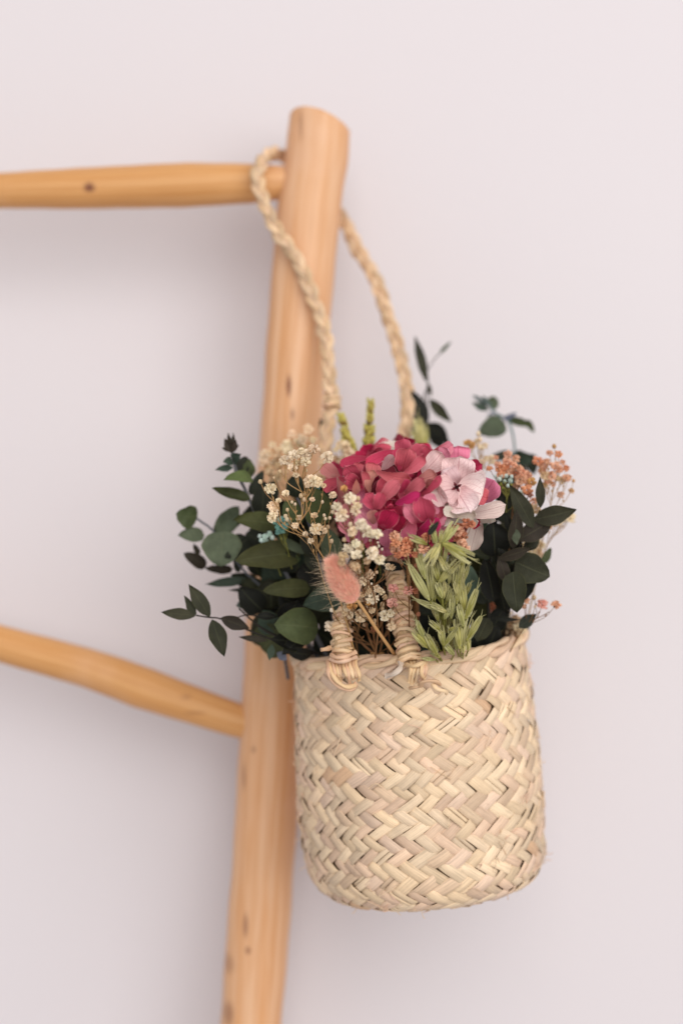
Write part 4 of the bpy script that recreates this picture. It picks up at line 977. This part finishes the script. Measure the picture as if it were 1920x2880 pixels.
spray("pale mint blossoms beside the grey eucalyptus stem at left",
      [(790, 1620, -36), (765, 1550, -42), (757, 1520, -44)],
      [(757, 1502, 16), (745, 1510, 16), (735, 1520, 14), (766, 1512, 14), (748, 1524, 15), (730, 1508, 12)], 'mint', 'green', 18, 3, 3)

# ------------------------------------------------------------------ bunny tail grasses
def bunny(label, tip, base, w, col, stem, seed, nh, na, awncol):
    rng = random.Random(seed)
    t = thing("bunny_tail", stem[-1], label, "bunny tail grass", "fluffy bunny tail grass heads in the bouquet")
    a = np.array(base); b = np.array(tip); d = b - a; L = np.linalg.norm(d); dh = unit(d)
    s = unit(np.cross(dh, np.array([0, 1.0, 0]))); n = np.cross(s, dh)
    pr = lambda q: w / 2 * max(0, math.sin(math.pi * min(1, q ** .8))) ** .55 * (1 - .18 * q)
    mb = MB(); V, U, K = [], [], []
    for i in range(21):
        q = i / 20
        for j in range(21):
            th = 2 * math.pi * j / 20; r = pr(q) * .86 * (1 + .04 * math.sin(5 * th + 9 * q))
            V.append(a + d * q + (s * math.cos(th) + n * math.sin(th)) * r * .82); U.append((j / 20, q)); K.append(np.array(col) * (.86 + .1 * q))
    mb.add(V, grid_faces(21, 21), U, K); head = mb.build("seed_head", M_FLUFF, t)
    def hair(mb, p, dr, ln, wd, c, curl):
        side = unit(np.cross(dr, np.array([rng.uniform(-1, 1), rng.uniform(-1, 1), rng.uniform(-1, 1)])))
        bendv = unit(np.cross(side, dr)) * curl
        V, K = [], []
        for q in (0, .4, .75, 1.0):
            c0 = p + dr * ln * q + bendv * ln * q * q; ww = wd * (1 - q * .85)
            V += [c0 - side * ww, c0 + side * ww]; K += [c, c]
        mb.add(V, [(0, 1, 3, 2), (2, 3, 5, 4), (4, 5, 7, 6)], [(0, 0)] * 8, K)
    mb = MB()
    for i in range(nh):
        q = rng.random() ** .9 * .99 + .005; th = rng.uniform(0, 6.283); rad = s * math.cos(th) + n * math.sin(th)
        p = a + d * q + rad * pr(q) * rng.uniform(.62, .92)
        dr = unit(rad * rng.uniform(.35, .9) + dh * rng.uniform(.7, 1.2) + np.array([rng.uniform(-.3, .3) for _ in range(3)]))
        hair(mb, p, dr, w * rng.uniform(.15, .36), .00011, np.array(col) * rng.uniform(.85, 1.18), rng.uniform(-.3, .3))
    mb.build("fluff", M_FLUFF, t, kind="stuff")
    mb = MB()
    for i in range(na):
        q = rng.random() ** .8 * .92 + .06; th = rng.uniform(0, 6.283); rad = s * math.cos(th) + n * math.sin(th)
        p = a + d * q + rad * pr(q) * .9
        dr = unit(rad * rng.uniform(.5, 1.0) + dh * rng.uniform(.2, .9) + np.array([0, 0, -.12]))
        hair(mb, p, dr, w * rng.uniform(.35, .95), .00011, awncol, rng.uniform(-.5, .5))
    mb.build("awns", M_FLUFF, t, kind="stuff")
    mb = MB(); q = smooth_path([a + dh * .002] + list(stem), .002)
    tube(mb, q, np.linspace(.0009, .0011, len(q)), STEMC['straw'], n=7, lump=.05, rng=rng); mb.build("stem", M_STEM, t)
bunny("salmon pink bunny tail on a straw stem in front of the dark leaves", P(932, 1578, -122), P(996, 1694, -116), 74 * S * .89, lin((255, 212, 192)), [P(1008, 1694, -112), P(1060, 1772, -88), P(1117, 1852, -60)], 3, 11000, 330, lin((236, 214, 180)))
bunny("white bunny tail half hidden behind the top crimson petals", P(1066, 1262, -40), P(1128, 1258, -34), 40 * S, lin((255, 248, 240)), [P(1140, 1300, -40), P(1146, 1500, -40), P(1150, 1800, -30)], 4, 1800, 20, lin((240, 228, 210)))

# ------------------------------------------------------------------ oat ears and green spikes
OC = [lin(c) for c in ((172, 164, 88), (186, 176, 106), (156, 150, 76), (198, 186, 120), (176, 172, 106))]
def spikelet(mb, b, t, w, rng, open_=.5):
    """two boat-shaped husks and a kernel between them"""
    d = t - b; L = np.linalg.norm(d); dh = unit(d); sd = unit(np.cross(dh, np.array([0, -1.0, .15])))
    c = np.array(rng.choice(OC)) * rng.uniform(.9, 1.12); tipc = np.array(lin((222, 214, 170)))
    tube(mb, [b + d * q for q in (.02, .2, .45, .7, .86)], [w * .1, w * .26, w * .28, w * .16, w * .03], c * .95, n=7, rng=rng)
    for _ in range(3):
        e = t + dh * L * rng.uniform(.1, .4) + sd * w * rng.uniform(-.5, .5)
        tube(mb, [b + d * .6, t * .7 + e * .3, e], [.00025, .0002, .00008], c * .5 + tipc * .5, n=4, caps=False, rng=rng)
    for sgn in (-1, 1, 0):
        tip = t + sd * w * open_ * sgn * .55
        blade(mb, b + sd * w * .04 * sgn, tip, w * (.62 if sgn else .6), c * .72, c * .5 + tipc * .5, 'glume', roll=sgn * 42, bend=.10, cup=-.7, nl=8, nw=6, rng=rng)
def oats():
    grp = "green oat ears at the front of the basket"
    def ear(label, stem, sp, seed):
        rng = random.Random(seed)
        t = thing("oat_ear", P(*stem[0]), label, "oats", grp)
        mb = MB(); q = smooth_path([P(*p) for p in stem], .002); tube(mb, q, np.linspace(.0013, .0007, len(q)), STEMC['green'], n=7, lump=.08, rng=rng)
        for (bx, by, tx, ty, w, *r) in sp:
            Yb = (r[0] if r else -100); i = int(np.argmin([abs(P(bx, by + 14, 0)[2] - z[2]) for z in q]))
            tube(mb, smooth_path([q[max(0, i - 3)], P(bx, by, Yb)], .002), .0005, STEMC['green'], n=5)
        mb.build("stem", M_STEM, t)
        lo, hi = min(a[1] for a in sp), max(a[1] for a in sp); sp = list(sp)
        for _ in range(15):
            y = rng.uniform(lo, hi); z = q[int(np.argmin([abs(P(0, y, 0)[2] - k[2]) for k in q]))]; x = 960 + z[0] / (S * (1 + z[1])) + rng.uniform(-20, 20)
            sp.append((x, y, x + rng.uniform(-16, 16), y - rng.uniform(26, 46), rng.uniform(14, 22), z[1] * 1000 - rng.uniform(0, 7)))
        for (bx, by, tx, ty, w, *r) in sp:
            Yb = (r[0] if r else -100); mb = MB()
            spikelet(mb, P(bx, by, Yb), P(tx, ty, Yb - rng.uniform(2, 8)), w * S * .8, rng, rng.uniform(.3, .8)); mb.build("spikelet", M_GLUME, t)
    ear("tallest green oat ear, its top spikelets lying over the pink and cream petals",
        [(1250, 1880, -40), (1248, 1800, -74), (1244, 1700, -96), (1240, 1600, -108), (1238, 1530, -114)],
        [(1240, 1532, 1280, 1472, 40, -118), (1226, 1530, 1214, 1478, 36, -118), (1243, 1527, 1327, 1573, 46, -120), (1238, 1526, 1202, 1584, 44, -118), (1205, 1532, 1154, 1510, 24, -114), (1232, 1560, 1255, 1600, 34, -112), (1195, 1630, 1172, 1542, 34, -110), (1208, 1690, 1151, 1590, 32, -108),
         (1230, 1642, 1288, 1577, 26, -108), (1234, 1640, 1220, 1582, 26, -106), (1242, 1682, 1230, 1642, 28, -104), (1216, 1692, 1204, 1588, 20, -104), (1222, 1690, 1216, 1580, 22, -102), (1245, 1620, 1246, 1585, 20, -104), (1200, 1640, 1198, 1570, 20, -104), (1222, 1690, 1228, 1620, 20, -100)], 1)
    ear("short green oat ear with wide husks low against the rim",
        [(1256, 1890, -40), (1252, 1820, -70), (1246, 1760, -84), (1240, 1720, -90)],
        [(1242, 1718, 1172, 1688, 26, -98), (1255, 1722, 1214, 1700, 24, -98), (1256, 1722, 1232, 1712, 18, -100), (1240, 1776, 1210, 1750, 24, -94), (1262, 1772, 1284, 1764, 22, -94), (1190, 1792, 1172, 1748, 38, -90), (1202, 1822, 1166, 1774, 42, -86), (1228, 1842, 1200, 1788, 40, -84), (1246, 1816, 1238, 1762, 26, -90),
         (1248, 1816, 1284, 1768, 28, -90), (1276, 1842, 1252, 1812, 32, -82), (1238, 1850, 1214, 1832, 26, -78), (1225, 1856, 1190, 1852, 18, -76), (1248, 1742, 1262, 1716, 24, -96), (1232, 1748, 1225, 1718, 18, -94), (1250, 1790, 1232, 1772, 20, -90), (1252, 1700, 1268, 1660, 20, -96), (1270, 1800, 1262, 1770, 20, -88)], 2)
    ear("green oat ear on the right with long upright husks beside the dark leaves",
        [(1300, 1880, -40), (1298, 1800, -70), (1290, 1700, -88), (1282, 1600, -100), (1290, 1560, -104)],
        [(1308, 1742, 1340, 1658, 42, -98), (1306, 1722, 1297, 1642, 34, -96), (1302, 1762, 1290, 1704, 36, -96), (1312, 1802, 1352, 1735, 34, -92), (1292, 1826, 1286, 1742, 34, -90), (1302, 1820, 1322, 1742, 26, -88), (1302, 1836, 1296, 1784, 42, -84), (1316, 1830, 1312, 1790, 34, -80), (1284, 1830, 1280, 1780, 28, -82),
         (1284, 1700, 1288, 1620, 26, -98), (1276, 1660, 1284, 1600, 24, -100), (1290, 1640, 1302, 1570, 24, -102), (1272, 1700, 1262, 1650, 22, -96), (1268, 1740, 1272, 1680, 24, -94), (1282, 1620, 1274, 1570, 20, -102), (1296, 1600, 1304, 1560, 24, -104), (1270, 1640, 1280, 1610, 20, -96), (1288, 1680, 1278, 1640, 20, -100), (1262, 1600, 1270, 1566, 18, -100)], 3)
oats()

def spike(label, base, tip, w0, seed, nodes_):
    rng = random.Random(seed)
    t = thing("flower_spike", base, label, "dried grass", "yellow green spikes behind the hydrangea")
    d = tip - base; L = np.linalg.norm(d); dh = unit(d); s = unit(np.cross(dh, np.array([0, 1.0, 0]))); n = np.cross(s, dh)
    mb = MB(); tube(mb, [base - dh * .08 + np.array([0, -.02, 0]), base, base + d * .5, tip], [.0008, .0008, .0007, .0003], STEMC['green'], n=6); mb.build("stem", M_STEM, t)
    for k in range(nodes_):
        q = (k + rng.uniform(-.2, .2)) / nodes_; mb = MB(); wk = rng.uniform(.8, 1.15)
        for j in range(7):
            th = j * .9 + k * .5 + rng.uniform(-.3, .3); rad = s * math.cos(th) + n * math.sin(th); p = base + d * (q + rng.uniform(-.03, .03))
            c = np.array(lin((200, 188, 98))) * rng.uniform(.8, 1.15); w = w0 * (1 - .45 * q) * wk
            b0 = p + rad * w * .08; b1 = p + rad * w * .46 * (1 - .25 * q) + dh * L / nodes_ * rng.uniform(1.0, 1.9)
            tube(mb, [b0 + (b1 - b0) * x for x in (0, .3, .7, 1)], [w * .08, w * .18, w * .15, w * .03], np.array([np.array(lin((84, 60, 30))), np.array(lin((128, 100, 50))), c, c]), n=6, rng=rng)
        mb.build("whorl", M_STEM, t)
spike("tall yellow green flower spike with dark bands behind the hydrangea, right of the other", P(1034, 1290, 4), P(1042, 1134, 8), 46 * S, 1, 10)
spike("shorter yellow green flower spike beside the foot of the left rope", P(988, 1285, 4), P(958, 1166, 8), 44 * S, 2, 7)
def pale_oat():
    t = thing("pale_oat", P(1188, 1420, 0), "pale blurred oat husk in front of the right rope, above the hydrangea", "oats")
    rng = random.Random(9); mb = MB(); tube(mb, [P(1188, 1420, 0), P(1188, 1258, 26)], .0007, STEMC['green'], n=6); mb.build("stem", M_STEM, t)
    for a in ((1190, 1262, 1174, 1176, 44), (1182, 1262, 1162, 1210, 30), (1196, 1262, 1196, 1200, 30)):
        mb = MB(); spikelet(mb, P(a[0], a[1], 28), P(a[2], a[3], 28), a[4] * S, rng, .5); mb.build("spikelet", M_GLUME, t)
pale_oat()
for _o in SC.objects:
    if "origin" in _o: del _o["origin"]
